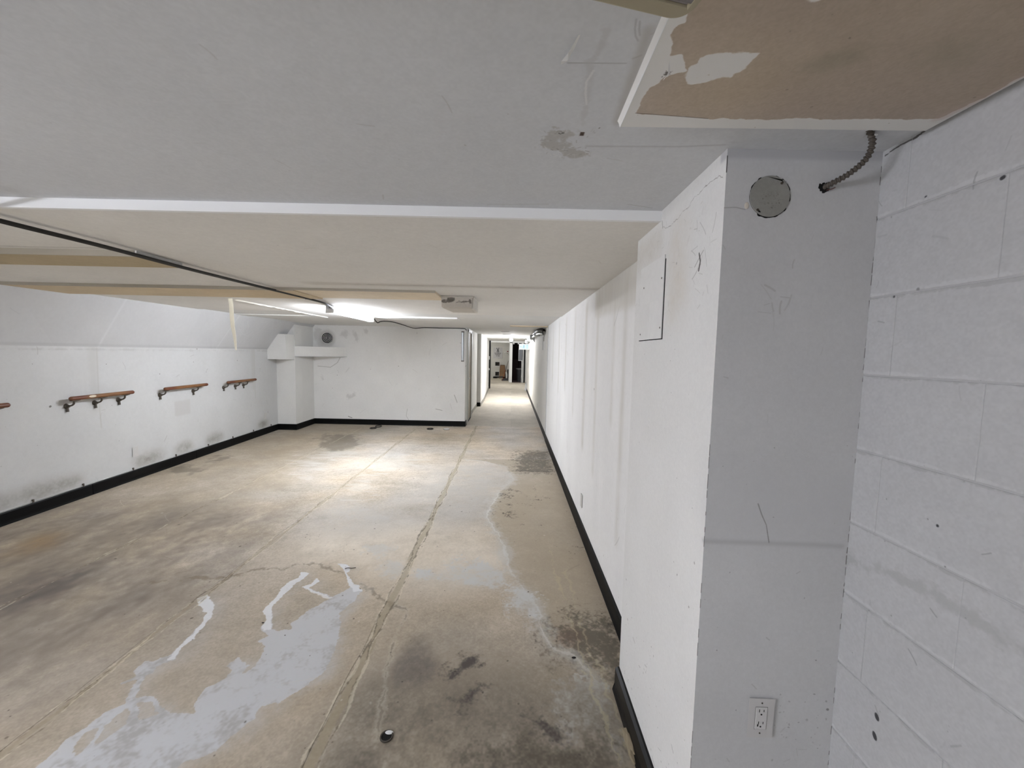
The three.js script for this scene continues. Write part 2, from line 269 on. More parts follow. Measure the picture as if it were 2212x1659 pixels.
  f.line(W, 0.07, [194, 193, 188], 0.55, { blur: 0.025, edge: 0.8, soft: 0.5, n: n2, wb: 0.03 });
  // pale efflorescence
  for (const [k, a] of [['pale1', 0.75], ['pale2', 0.8], ['pale3', 0.9], ['pale4', 0.45]]) { f.lay(P(k, 0.06, 0.04), [196, 193, 187], { a: a * 0.5, n: n2, m: 0.6 }); f.lay(P(k, 0.03, 0.03), [202, 202, 199], { a, edge: 1.1, soft: 0.5, n: n1, m: 0.4 }); }
  // darker area near the camera
  f.lay(f.mask((g) => { g.beginPath(); g.ellipse(-0.05, -1.72, 0.5, 0.33, 0.2, 0, 7); g.fill(); }, 0.12), [146, 134, 117], { a: 0.65, n: n2, m: 0.5 });
  f.lay(P('oval', 0.025), [112, 103, 93], { a: 0.6, n: n2, m: 0.7 });
  f.lay(f.mask((g) => g.fillRect(-0.75, -1.8, 1.3, 0.7), 0.1), [112, 103, 89], { a: 0.6, n: n2, m: 0.9 });
  for (const k of ['dk3', 'dk4', 'dk5']) f.lay(P(k, 0.02), [66, 59, 54], { a: 0.85, edge: 0.8, soft: 0.45, n: n1 });
  f.lay(P('dk6', 0.05), [86, 78, 65], { a: 0.75, edge: 0.7, soft: 0.6, n: n2, m: 0.3 });
  f.line(FT.arc, 0.03, [190, 181, 164], 0.45, { blur: 0.008, edge: 0.8, soft: 0.4, n: n1, wb: 0.02, ws: 0.005 });
  f.line(FT.arc, 0.007, [100, 91, 78], 0.4, { blur: 0.002, edge: 1.0, soft: 0.3, n: n1, wb: 0.02, ws: 0.005 });
  f.line(FT.crack, 0.02, [124, 112, 94], 0.6, { blur: 0.008, edge: 0.9, soft: 0.45, n: n1, wb: 0.03, ws: 0.006 });
  // the white spill
  const holes = ['hole1', 'hole2', 'hole3'].map((k) => FT[k]);
  const sp = f.warp(f.mask((g) => { f.poly(FT.spill)(g); g.fillStyle = '#000'; holes.forEach((h) => f.poly(h)(g)); }, 0.004), 0.013, 0.006);
  f.lay(f.warp(f.mask((g) => { g.translate(0.05, 0.01); f.poly(FT.spill)(g); }, 0.035), 0.03, 0.01), [190, 187, 182], { a: 0.55, n: n1, m: 0.9 });
  f.lay(sp, [198, 199, 201], { a: 0.92, edge: 0.28, soft: 0.16, n: n1 });
  const wear = f.noise([[0.14, 0.1, 0.6], [0.05, 0.035, 0.45], [0.012, 0.012, 0.4]], 300);
  for (let i = 0; i < sp.length; i++) if (sp[i] > 0.5) { const d = sstep(-0.1, 1.0, wear[i] + 0.5 * n2[i]) * 0.6; for (let q = 0; q < 3; q++) f.c[q][i] += ([158, 154, 148][q] - f.c[q][i]) * d; }
  for (const k of ['thin', 'thin2', 'thin3', 'thin4']) f.lay(P(k, 0.004, 0.013), [232, 233, 234], { a: 0.7, edge: 0.3, soft: 0.2, n: n1 });
  // patched control joints: an ochre fill between two ragged crack lines
  JOINTS.forEach((x, i) => {
    const w = [0.01, 0.028, 0.044][i], zz = []; for (let z = -8.6; z < -0.5; z += 0.05) zz.push(z);
    const wob = (z, k) => 0.012 * Math.sin(z * 7.1 + k) + 0.007 * Math.sin(z * 23 + 2 * k) + 0.006 * (hash(Math.round(z * 100), k, 9) - 0.5);
    f.line(zz.map((z) => [x + wob(z, i) * 0.5, z]), w, [158, 145, 118], [0.3, 0.4, 0.55][i], { blur: 0.004, edge: 0.5, soft: 0.4, n: n1 });
    for (const sgn of [-1, 1]) {
      f.line(zz.map((z) => [x + sgn * w * 0.5 + wob(z, i + 5 * sgn), z]), 0.006, [92, 82, 66], [0.4, 0.5, 0.6][i], { blur: 0.0015, edge: 0.9, soft: 0.3, n: n1 });
      f.line(zz.map((z) => [x + sgn * w * 0.62 + wob(z, i + 5 * sgn), z]), 0.007, [216, 206, 184], 0.6, { blur: 0.0015, edge: 1.0, soft: 0.3, n: n2 });
    }
  });
  f.line([[-0.9, -8.28], [0.7, -8.3]], 0.02, [110, 100, 86], 0.6, { blur: 0.005, edge: 0.5, soft: 0.4, n: n1 });
  f.line([[0.1, -5.34], [0.62, -5.3]], 0.02, [60, 54, 46], 0.8, { blur: 0.005, edge: 0.7, soft: 0.4, n: n1 });
  f.line([[0.35, -3.2], [0.37, -2.7], [0.4, -2.2], [0.42, -1.8], [0.45, -1.3]], 0.01, [190, 178, 146], 0.5, { blur: 0.003, edge: 1.2, soft: 0.35, n: n2, jig: 0.03, wb: 0.03, ws: 0.008 });
  f.line([[0.42, -3.0], [0.45, -2.3], [0.5, -1.5]], 0.008, [190, 178, 146], 0.45, { blur: 0.003, edge: 1.2, soft: 0.35, n: n2, wb: 0.03, ws: 0.008 });
  f.specks(520, 0.0055, [62, 55, 46], 0.8, 41, [u0, u1, v0, v1]); f.specks(160, 0.007, [214, 208, 196], 0.55, 43, [u0, u1, v0, v1]);
  f.scuffs(36, 0.2, 0.006, [206, 198, 184], 0.3, 47, [u0, u1, v0, v1]); f.scuffs(24, 0.3, 0.006, [116, 104, 86], 0.22, 48, [u0, u1, v0, v1]);
  return f;
}
const floor = struct('floor');
{
  const A = floorSheet(-4.75, 1.0, -4.4, -0.3, 356), B = floorSheet(-4.75, 1.0, -8.6, -4.4, 250);
  const mA = sheetMat(A, { roughness: 0.72 }), mB = sheetMat(B, { roughness: 0.72 });
  const tile = new Sheet(0, 2.4, 0, 2.4, 320, [186, 178, 163], 620);
  tile.mottle([[0.8, 0.8, 9], [0.2, 0.2, 7], [0.05, 0.05, 5], [0.01, 0.01, 6]], 1); tile.specks(60, 0.008, [84, 76, 64], 0.6, 9); tile.scuffs(24, 0.5, 0.01, [130, 120, 104], 0.4, 12);
  const tt = tile.texture(); tt.wrapS = tt.wrapT = THREE.RepeatWrapping; tt.repeat.set(1 / 2.4, 1 / 2.4); M.concrete = std({ map: tt, roughness: 0.75 });
  const lanes = [[-4.75, JOINTS[0], 0, 0.008], [JOINTS[0], JOINTS[1], 0.008, 0.022], [JOINTS[1], JOINTS[2], 0.022, 0.03], [JOINTS[2], 1.0, 0.03, 0]];
  const edge = (x, k, z0, z1, rag) => { const o = []; for (let z = z0; z <= z1 + 1e-6; z += 0.1) o.push([x + (rag ? 0.012 * (hash(Math.round(z * 40), k, 31) - 0.5) : 0), Math.min(z, z1)]); return o; };
  for (const [z0, z1, sh, m] of [[-8.6, -4.4, B, mB], [-4.4, -0.3, A, mA]]) {
    lanes.forEach(([xa, xb, ga, gb], i) => {
      const plan = [...edge(xa + ga, i * 2, z0, z1, ga), ...edge(xb - gb, i * 2 + 1, z0, z1, gb).reverse()];
      const sp = new THREE.Shape(plan.map(([x, z]) => new THREE.Vector2(x, -z)));
      mesh('slab', mapUV(new THREE.ExtrudeGeometry(sp, { depth: 0.1, bevelEnabled: false }).rotateX(-Math.PI / 2).translate(0, -0.1, 0), F(sh, (p) => [p[0], p[2]])), m, floor);
    });
    JOINTS.forEach((x, i) => mesh('joint_filler', box(x - 0.05, x + 0.05, -0.1, [-0.0008, -0.0012, -0.0018][i], z0, z1, F(sh, (p) => [p[0], p[2]])), m, floor));
  }
  mesh('slab', box(-4.75, 1.0, -0.1, 0, -0.3, 4.0), M.concrete, floor);
  mesh('slab', box(-4.75, 1.0, -0.1, 0, -12.6, -8.6), M.concrete, floor);
  mesh('slab', box(-4.75, 1.0, -0.1, 0, -17.8, -12.604), M.concrete, floor);
  mesh('slab', box(-4.75, 2.4, -0.1, 0, -26, -17.804), M.concrete, floor);
}

// ───────── ceiling ─────────
const CT = {
  tan: [[0.249,-0.611],[0.251,-0.619],[0.254,-0.64],[0.262,-0.666],[0.25,-0.677],[0.25,-0.694],[0.258,-0.71],[0.257,-0.719],[0.264,-0.74],[0.282,-0.734],[0.3,-0.76],[0.31,-0.772],[0.287,-0.781],[0.275,-0.789],[0.273,-0.804],[0.258,-0.82],[0.255,-0.853],[0.257,-0.902],[0.314,-0.907],[0.417,-0.916],[0.641,-0.91],[0.663,-0.912],[0.886,-0.896],[0.884,-0.874],[0.889,-0.831],[0.89,-0.784],[0.869,-0.725],[0.814,-0.653],[0.697,-0.566]],
  patch: [[0.317,-0.753],[0.318,-0.736],[0.323,-0.735],[0.33,-0.733],[0.394,-0.726],[0.42,-0.73],[0.417,-0.75],[0.413,-0.763],[0.4,-0.778],[0.401,-0.785],[0.381,-0.786],[0.359,-0.797],[0.328,-0.806],[0.315,-0.788],[0.307,-0.76]],
  spot: [[0.404,-0.608],[0.412,-0.617],[0.424,-0.624],[0.437,-0.625],[0.445,-0.619],[0.446,-0.607]]
};
const C1 = 2.138, C2 = 2.102, C3 = 2.112, CC = 2.15;
const ceiling = struct('ceiling');
{
  const c = new Sheet(-2.3, 1.0, -1.54, -0.5, 560, [209, 211, 214], 700);
  c.mottle([[0.9, 0.6, 3], [0.25, 0.25, 2], [0.02, 0.02, 2], [0.006, 0.006, 3]], 1);
  const n = c.noise([[0.03, 0.03, 0.5], [0.01, 0.01, 0.4], [0.004, 0.004, 0.3]], 9);
  c.lay(c.mask(c.poly([[0.07, -1.03], [0.1, -1.0], [0.14, -1.01], [0.13, -1.05], [0.2, -1.12], [0.15, -1.14], [0.11, -1.1], [0.06, -1.07]]), 0.008), [178, 176, 172], { a: 0.8, edge: 0.8, soft: 0.3, n });
  c.scuffs(34, 0.012, 0.0018, [228, 228, 226], 0.9, 5, [0.06, 0.19, -1.13, -1.0]); c.scuffs(26, 0.01, 0.0018, [120, 116, 110], 0.8, 6, [0.06, 0.19, -1.13, -1.0]);
  c.specks(7, 0.004, [40, 34, 30], 0.95, 8, [0.1, 0.125, -1.03, -1.005]); c.specks(2, 0.003, [40, 34, 30], 0.95, 18, [0.195, 0.2, -0.99, -0.985]);
  c.lay(c.mask((g) => g.fillRect(0.155, -1.023, 0.01, 0.016)), [66, 50, 40], { a: 0.95 });
  c.line([[0.091, -0.779], [0.2, -0.777]], 0.002, [150, 150, 150], 0.7); c.line([[0.18, -1.072], [0.42, -1.064], [0.53, -1.05]], 0.004, [150, 148, 150], 0.55, { blur: 0.002 });
  c.line([[0.147, -0.704], [0.144, -0.748], [0.133, -0.777], [0.142, -0.824], [0.144, -0.86], [0.15, -0.909], [0.153, -0.975]], 0.012, [196, 196, 197], 0.6, { blur: 0.004, edge: 0.7, soft: 0.45, n });
  c.line([[0.142, -0.8], [0.136, -0.83], [0.14, -0.86], [0.146, -0.9]], 0.004, [224, 224, 224], 0.8, { edge: 0.5, soft: 0.3, n, jig: 0.008 });
  c.line([[0.188, -0.68], [0.192, -0.7], [0.198, -0.715], [0.205, -0.724]], 0.003, [168, 168, 171], 0.6); c.line([[0.195, -0.684], [0.199, -0.7], [0.204, -0.712]], 0.003, [168, 168, 171], 0.6);
  c.line([[0.215, -0.7], [0.222, -0.8], [0.228, -0.92], [0.232, -0.965]], 0.018, [184, 182, 178], 0.75, { blur: 0.006 });
  c.scuffs(26, 0.05, 0.003, [164, 160, 156], 0.5, 14); c.specks(30, 0.003, [150, 146, 142], 0.5, 15);
  c.line([[-0.1, -1.49], [0.12, -1.475]], 0.003, [160, 156, 152], 0.6); c.line([[0.4, -1.46], [0.5, -1.49]], 0.003, [150, 148, 144], 0.6);
  const mc = sheetMat(c), fc = F(c, (p) => [Math.max(p[0], -2.3), p[2]]);
  mesh('drywall_panel', box(-2.3, 1.05, C1, C1 + 0.12, -1.54, -0.5, fc), mc, ceiling);
  mesh('drywall_panel', box(-4.9, -2.3, C1, C1 + 0.12, -1.54, -0.5), M.ceilPaint, ceiling);
  mesh('drywall_panel', box(-4.9, 1.05, C1, C1 + 0.12, -0.5, 4.0), M.ceilPaint, ceiling);
  // lower ceiling beyond the step: sheets with open joints
  const d = new Sheet(-4.7, 0.75, -5.4, -1.5, 300, [230, 227, 221], 720);
  d.mottle([[0.8, 0.5, 3], [0.2, 0.2, 2], [0.02, 0.02, 2], [0.007, 0.007, 2.5]], 1); d.scuffs(30, 0.08, 0.003, [170, 164, 154], 0.5, 3); d.specks(40, 0.004, [150, 144, 136], 0.5, 4);
  d.line([[-4.3, -2.12], [-2.1, -2.12]], 0.006, [120, 112, 100], 0.5, { blur: 0.002 });
  const dn = d.noise([[0.2, 0.2, 0.5], [0.05, 0.05, 0.4]], 7);
  d.lay(d.mask((g) => g.fillRect(-1.6, -3.15, 2.4, 0.12), 0.03), [196, 190, 180], { a: 0.6, n: dn, m: 0.5 });
  const md = sheetMat(d), fd = F(d, (p) => [p[0], p[2]]);
  mesh('drywall_panel', box(-4.7, 0.75, C2, C2 + 0.15, -3.082, -1.52, fd), md, ceiling);
  mesh('drywall_panel', box(-4.7, 0.75, C2, C2 + 0.15, -5.38, -3.094, fd), md, ceiling);
  mesh('drywall_panel', box(-4.9, 0.75, C3, C3 + 0.14, -8.47, -5.39), M.ceilPaint, ceiling);
  mesh('backing_board', box(-4.9, 0.75, C2 + 0.12, C2 + 0.18, -8.5, -1.5), M.gap, ceiling);
  mesh('joint_compound', box(-4.7, -1.32, C2 + 0.0005, C2 + 0.05, -3.096, -3.08), M.ceilPaint, ceiling);
  mesh('joint_compound', box(-4.7, -0.56, C3 + 0.0005, C3 + 0.05, -5.4, -5.36), M.ceilPaint, ceiling);
  // face of the step, whitened in colour to read as brighter lit
  mesh('step_face', box(-4.7, 0.56, C2 - 0.001, C1 + 0.002, -1.535, -1.518), M.trueWhite, ceiling);
  // corridor and far rooms
  mesh('corridor_ceiling', box(-1.3, 0.9, CC, CC + 0.12, -17.8, -8.45), M.paint, ceiling);
  mesh('far_ceiling', box(-3.2, 2.6, 2.37, 2.47, -26, -17.7), M.paint, ceiling);
  // unpainted drywall furred down below the painted sheets
  const t = new Sheet(0.2, 1.0, -1.0, -0.2, 1100, [184, 170, 154], 740);
  t.mottle([[0.3, 0.3, 5], [0.08, 0.08, 3], [0.01, 0.01, 3], [0.004, 0.004, 4]], 1); t.mottle([[0.2, 0.2, 3]], 5, [1, 0.6, -1]);
  const tn = t.noise([[0.03, 0.03, 0.5], [0.008, 0.008, 0.4], [0.003, 0.003, 0.3]], 9), white = [228, 227, 224];
  const tanEdge = [...CT.tan.slice(0, 22).filter(([, z]) => z < -0.62), [0.91, -0.9], [0.915, -0.874], [0.922, -0.83], [0.92, -0.78], [0.926, -0.72], [0.93, -0.1]];
  t.lay(t.warp(t.mask((g) => { g.fillRect(0.1, -1.1, 1, 1); g.fillStyle = '#000'; t.poly([[0.254, -0.1], ...tanEdge])(g); }, 0.002), 0.004, 0.003), white, { edge: 0.12, soft: 0.2, n: tn });
  t.lay(t.warp(t.mask(t.poly(CT.patch), 0.003), 0.006, 0.004), white, { edge: 0.25, soft: 0.25, n: tn }); t.lay(t.mask(t.poly(CT.spot), 0.004), white, { edge: 0.3, soft: 0.25, n: tn });
  t.line(tanEdge.slice(-6), 0.02, [200, 178, 172], 0.35, { blur: 0.006, edge: 0.4, soft: 0.4, n: tn });
  t.lay(t.mask((g) => { g.beginPath(); g.ellipse(0.56, -0.74, 0.05, 0.022, 0.3, 0, 7); g.fill(); }, 0.015), [158, 150, 132], { a: 0.6, n: tn, m: 0.6 });
  t.lay(t.mask((g) => { g.beginPath(); g.ellipse(0.74, -0.72, 0.07, 0.03, -0.3, 0, 7); g.fill(); }, 0.02), [164, 156, 138], { a: 0.4, n: tn, m: 0.6 });
  t.specks(50, 0.0025, [118, 108, 96], 0.6, 21); t.specks(30, 0.003, [190, 180, 166], 0.6, 22);
  t.specks(6, 0.004, [90, 84, 78], 0.8, 23, [0.27, 0.285, -0.79, -0.77]); t.line([[0.257, -0.902], [0.314, -0.907], [0.42, -0.916]], 0.0025, [110, 102, 92], 0.7);
  t.line([[0.26, -0.74], [0.266, -0.765], [0.272, -0.78]], 0.004, [228, 228, 226], 0.8);
  const mt = sheetMat(t), ft = F(t, (p) => [p[0], p[2]]), D = 0.014;
  // left edge is a bright plaster bevel
  const bev = solid([[0.238, C1 - D, -0.955], [0.93, C1 - D, -0.945], [0.93, C1 - D, -0.1], [0.222, C1 - D, -0.1]].reverse(), [[0.2315, C1, -0.958], [0.95, C1, -0.948], [0.95, C1, -0.1], [0.2155, C1, -0.1]].reverse(), ft);
  mesh('drywall_board', bev, mt, ceiling).userData.label = 'bare tan drywall board with torn white paint';
  mesh('corner_bead', solid([[0.2395, C1 - D - 0.0006, -0.953], [0.2255, C1 - D - 0.0006, -0.2], [0.2235, C1 - D - 0.0006, -0.2], [0.2375, C1 - D - 0.0006, -0.957]], [[0.236, C1 - 0.0003, -0.953], [0.222, C1 - 0.0003, -0.2], [0.2205, C1 - 0.0003, -0.2], [0.2345, C1 - 0.0003, -0.962]]), M.white, ceiling);
  const tan = new Sheet(0, 3, 0, 1, 300, [226, 211, 186], 760); tan.mottle([[0.4, 0.2, 5], [0.05, 0.05, 3], [0.008, 0.008, 4]], 1);
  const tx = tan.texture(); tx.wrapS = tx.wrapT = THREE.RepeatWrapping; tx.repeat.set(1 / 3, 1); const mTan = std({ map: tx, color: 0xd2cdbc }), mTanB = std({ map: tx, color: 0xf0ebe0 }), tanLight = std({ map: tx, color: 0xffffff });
  const board = (x0, x1, z0, z1, dr, m, lip) => {
    const g = mesh('drywall_board', box(x0, x1, C2 - dr, C2 + 0.002, z0, z1), m, ceiling);
    if (lip) mesh('board_edge', box(x0, x1 + 0.004, C2 - dr - 0.0005, C2 + 0.001, z1, z1 + 0.012), lip, ceiling);
    return g;
  };
  const lipM = std({ color: 0xb9b2a4, roughness: 0.9 });  // board fronts coloured darker, standing in for their shaded side
  board(-4.4, -2.022, -2.45, -2.17, 0.03, mTan, lipM); mesh('board_edge', box(-2.022, -2.008, C2 - 0.0305, C2, -2.452, -2.158), M.ceilPaint, ceiling);
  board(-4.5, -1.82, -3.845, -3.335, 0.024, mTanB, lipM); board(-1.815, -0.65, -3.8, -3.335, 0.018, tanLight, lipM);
  mesh('drywall_board', box(-2.1, -0.83, C3 - 0.02, C3 + 0.001, -6.3, -5.98), M.ceilPaint, ceiling);
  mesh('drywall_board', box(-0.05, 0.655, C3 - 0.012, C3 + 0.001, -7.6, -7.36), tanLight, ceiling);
  mesh('drywall_board', box(-4.45, -2.95, C3 - 0.012, C3 + 0.001, -6.4, -6.1), M.ceilPaint, ceiling);
}

// ───────── walls of the room ─────────
const wx = (z) => -4.43 + (z + 3.35) * 0.0368;           // the left wall runs slightly out of square
const FOLD = 1.575, XT = -4.22;
{
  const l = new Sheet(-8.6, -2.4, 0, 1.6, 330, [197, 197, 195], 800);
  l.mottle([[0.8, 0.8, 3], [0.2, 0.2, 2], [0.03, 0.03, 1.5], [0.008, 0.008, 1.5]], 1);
  const n = l.noise([[0.2, 0.1, 0.5], [0.05, 0.05, 0.4], [0.015, 0.015, 0.3]], 9);
  for (const [z, w] of [[-3.75, 0.3], [-4.85, 0.22], [-6.0, 0.18], [-7.25, 0.16], [-3.2, 0.3], [-5.4, 0.15]]) l.lay(l.mask((g) => { g.beginPath(); g.ellipse(z, 0.2, w, 0.055, 0, 0, 7); g.fill(); }, 0.05), [138, 134, 124], { a: 0.75, n, m: 0.8 });
  for (const z of [-4.28, -7.05, -8.0]) { l.line([[z, 1.56], [z + 0.01, 1.0], [z, 0.7]], 0.012, [180, 178, 172], 0.8, { blur: 0.004 }); l.line([[z + 0.05, 1.56], [z + 0.045, 0.9]], 0.09, [189, 188, 184], 0.7, { blur: 0.02 }); }
  l.lay(l.mask((g) => g.fillRect(-5.54, 0.66, 0.27, 0.2), 0.01), [184, 182, 179], { a: 0.7 });
  l.line([[-8.5, 1.545], [-2.4, 1.545]], 0.012, [174, 173, 170], 0.5, { blur: 0.005, edge: 0.8, soft: 0.4, n });
  l.specks(60, 0.007, [90, 86, 80], 0.8, 3); l.scuffs(40, 0.07, 0.005, [150, 147, 142], 0.6, 4);
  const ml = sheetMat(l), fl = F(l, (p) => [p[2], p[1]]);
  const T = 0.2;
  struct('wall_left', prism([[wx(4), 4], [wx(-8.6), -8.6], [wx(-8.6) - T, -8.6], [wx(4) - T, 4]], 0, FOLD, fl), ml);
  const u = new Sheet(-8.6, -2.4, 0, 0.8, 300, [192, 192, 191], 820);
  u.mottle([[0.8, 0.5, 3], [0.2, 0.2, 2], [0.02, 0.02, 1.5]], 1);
  for (const z of [-4.35, -6.15]) { u.line([[z + 0.05, 0.0], [z - 0.1, 0.8]], 0.02, [204, 204, 203], 0.8, { blur: 0.006 }); }
  u.scuffs(22, 0.25, 0.008, [208, 208, 207], 0.6, 5, [-7.0, -6.3, 0.2, 0.6]); u.scuffs(16, 0.1, 0.006, [172, 172, 171], 0.5, 6);
  u.line([[-8.6, 0.02], [-2.4, 0.02]], 0.02, [176, 176, 175], 0.7, { blur: 0.006 });
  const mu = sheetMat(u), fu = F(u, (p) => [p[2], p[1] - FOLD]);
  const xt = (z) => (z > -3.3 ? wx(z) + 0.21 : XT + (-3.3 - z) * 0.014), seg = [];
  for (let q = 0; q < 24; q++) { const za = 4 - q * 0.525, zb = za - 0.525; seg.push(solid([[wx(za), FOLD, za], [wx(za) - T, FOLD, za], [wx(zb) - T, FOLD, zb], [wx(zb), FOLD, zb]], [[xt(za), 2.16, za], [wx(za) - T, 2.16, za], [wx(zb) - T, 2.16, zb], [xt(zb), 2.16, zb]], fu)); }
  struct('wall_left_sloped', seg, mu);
  // back wall
  const b = new Sheet(-4.8, -0.95, 0, 2.14, 330, [234, 233, 230], 840);
  b.mottle([[0.7, 0.7, 3], [0.2, 0.2, 2], [0.02, 0.02, 1.5]], 1);
  const bn = b.noise([[0.08, 0.08, 0.5], [0.02, 0.02, 0.4]], 9);
  for (const [x, y, w, h] of [[-3.56, 1.95, 0.07, 0.07], [-3.32, 1.88, 0.03, 0.1], [-3.1, 1.98, 0.04, 0.04], [-3.45, 0.62, 0.09, 0.05], [-4.05, 1.0, 0.03, 0.07], [-4.1, 1.85, 0.1, 0.2]]) b.lay(b.mask((g) => { g.beginPath(); g.ellipse(x, y, w, h, 0.2, 0, 7); g.fill(); }, 0.02), [196, 194, 190], { a: 0.5, edge: 0.9, soft: 0.5, n: bn });
  b.lay(b.mask((g) => { g.beginPath(); g.ellipse(-3.927, 1.83, 0.17, 0.18, 0, 0, 7); g.fill(); }, 0.02), [192, 190, 184], { a: 0.6 });
  b.line([[-4.14, 1.24], [-3.87, 1.22], [-3.72, 1.32], [-3.66, 1.43]], 0.012, [168, 166, 160], 0.7, { blur: 0.003 });
  b.line([[-1.62, 0.37], [-1.48, 0.34]], 0.012, [160, 157, 152], 0.7); b.line([[-1.22, 0.68], [-1.16, 0.52]], 0.012, [150, 147, 142], 0.7); b.line([[-2.23, 0.36], [-2.25, 0.2], [-2.2, 0.12]], 0.01, [190, 188, 184], 0.7);
  b.line([[-3.5, 0.17], [-3.42, 0.14]], 0.014, [110, 106, 100], 0.7); b.specks(40, 0.008, [120, 116, 110], 0.6, 7); b.scuffs(30, 0.12, 0.006, [186, 184, 178], 0.6, 8);
  const mb = sheetMat(b), fb = F(b, (p) => [p[0], p[1]]);
  struct('wall_back', box(-4.8, -0.99, 0, 2.14, -8.67, -8.47, fb), mb);
  // right wall and its continuation down the corridor
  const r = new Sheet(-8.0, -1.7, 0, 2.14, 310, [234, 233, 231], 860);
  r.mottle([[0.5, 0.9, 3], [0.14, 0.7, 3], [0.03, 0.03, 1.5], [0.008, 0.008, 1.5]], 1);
  const rn = r.noise([[0.1, 0.4, 0.5], [0.03, 0.1, 0.4]], 9);
  for (const [z, w, h, a] of [[-2.35, 0.05, 1.6, 0.5], [-2.6, 0.04, 0.9, 0.5], [-3.1, 0.05, 1.4, 0.5], [-3.6, 0.09, 1.3, 0.45], [-4.2, 0.05, 1.1, 0.5], [-4.9, 0.08, 0.9, 0.5], [-5.6, 0.1, 1.0, 0.4], [-6.4, 0.1, 0.9, 0.4], [-2.0, 0.08, 1.5, 0.35]]) r.lay(r.mask((g) => g.fillRect(z, 2.05 - h, w, h), 0.03), [196, 192, 182], { a, n: rn, m: 0.8 });
  r.lay(r.mask(r.poly([[-1.7, 2.14], [-3.2, 2.14], [-3.2, 1.9], [-2.6, 1.88], [-1.7, 1.86]]), 0.02), [202, 198, 188], { a: 0.6, n: rn, m: 0.3 });
  r.specks(50, 0.006, [110, 106, 100], 0.7, 3); r.scuffs(40, 0.12, 0.006, [176, 173, 168], 0.6, 4); r.specks(40, 0.005, [140, 136, 130], 0.6, 5, [-3.2, -1.7, 0.1, 0.7]);
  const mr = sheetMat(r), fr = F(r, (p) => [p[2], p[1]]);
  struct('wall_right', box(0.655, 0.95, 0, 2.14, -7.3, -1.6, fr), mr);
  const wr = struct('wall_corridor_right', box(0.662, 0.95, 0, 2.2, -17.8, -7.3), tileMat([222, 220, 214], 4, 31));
  struct('trim_1', box(0.648, 0.664, 0.12, 2.1, -7.33, -7.29), M.paintGrey);
  // pillar: one sheet wraps round its corner (side face, then front face)
  const p = new Sheet(-1.82, -0.64, 0, 2.15, 850, [224, 223, 220], 880);
  p.lay(p.mask((g) => g.fillRect(-1.067, 0, 0.6, 2.2)), [203, 203, 203]);  // front face toned darker than the side, its dimmer light put into colour
  p.mottle([[0.5, 0.5, 3], [0.12, 0.12, 2], [0.01, 0.01, 1.5], [0.004, 0.004, 2]], 1);
  const pn = p.noise([[0.06, 0.06, 0.5], [0.015, 0.015, 0.4], [0.005, 0.005, 0.3]], 9), fx = (x) => -1.067 + x - 0.545;
  p.line([[fx(0.54), 1.09], [fx(0.86), 1.086], [fx(0.93), 1.083]], 0.012, [176, 176, 176], 0.75, { blur: 0.004 }); p.lay(p.mask((g) => g.fillRect(-1.067, 1.09, 0.42, 0.2), 0.05), [196, 196, 197], { a: 0.5 });
  p.line([[fx(0.688), 1.2], [fx(0.7), 1.17], [fx(0.715), 1.14], [fx(0.726), 1.09]], 0.003, [140, 138, 136], 0.85, { edge: 0.5, soft: 0.4, n: pn });
  p.line([[fx(0.545), 1.99], [fx(0.575), 1.992], [fx(0.6), 1.987]], 0.002, [150, 148, 148], 0.8); p.lay(p.mask((g) => g.fillRect(-1.1, 2.115, 0.6, 0.05), 0.004), [176, 176, 178], { a: 0.7 });  // band below the ceiling darkened, its shade painted into the sheet
  p.scuffs(10, 0.04, 0.004, [170, 168, 166], 0.6, 4, [fx(0.64), fx(0.74), 1.72, 1.8]); p.scuffs(18, 0.02, 0.003, [160, 158, 156], 0.5, 5, [-1.06, -0.66, 0.3, 2.0]);
  p.specks(30, 0.003, [110, 108, 106], 0.7, 6, [-1.06, -0.66, 0.3, 1.4]); p.specks(40, 0.003, [150, 148, 148], 0.7, 7, [fx(0.78), fx(0.93), 0.42, 0.66]);
  for (let i = 0; i < 26; i++) { const y = 0.25 + i * 0.045; if (hash(i, 3, 4) > 0.45) p.line([[-1.067, y + 0.02 * hash(i, 8, 8)], [-1.067, y + 0.022 + 0.03 * hash(i, 5, 6)]], 0.0022, [88, 84, 80], 0.7); }
  for (let i = 0; i < 60; i++) { const y = 0.2 + i * 0.032; if (hash(i, 13, 4) > 0.4) p.line([[fx(0.9455) + 0.002 * hash(i, 2, 2), y], [fx(0.9455) + 0.002 * hash(i, 4, 2), y + 0.008 + 0.018 * hash(i, 15, 6)]], 0.0022, [84, 80, 78], 0.8); }
  p.line([[-1.067, 2.08], [-1.067, 2.12]], 0.003, [50, 46, 44], 0.9);
  // side face: cracks and scuffs by the ceiling
  p.line([[-1.5, 2.075], [-1.43, 2.06], [-1.35, 2.062], [-1.25, 2.078], [-1.15, 2.085], [-1.1, 2.082], [-1.085, 2.07]], 0.0018, [128, 124, 118], 0.75, { edge: 0.6, soft: 0.4, n: pn, wb: 0.012, ws: 0.004 }); p.line([[-1.51, 2.1], [-1.5, 2.07]], 0.003, [100, 96, 92], 0.8);
  p.lay(p.mask((g) => g.fillRect(-1.42, 1.72, 0.14, 0.34), 0.04), [212, 206, 196], { a: 0.6, n: pn, m: 0.6 });
  p.lay(p.mask((g) => g.fillRect(-1.8, 1.96, 0.3, 0.12), 0.03), [204, 200, 192], { a: 0.6, n: pn, m: 0.6 });
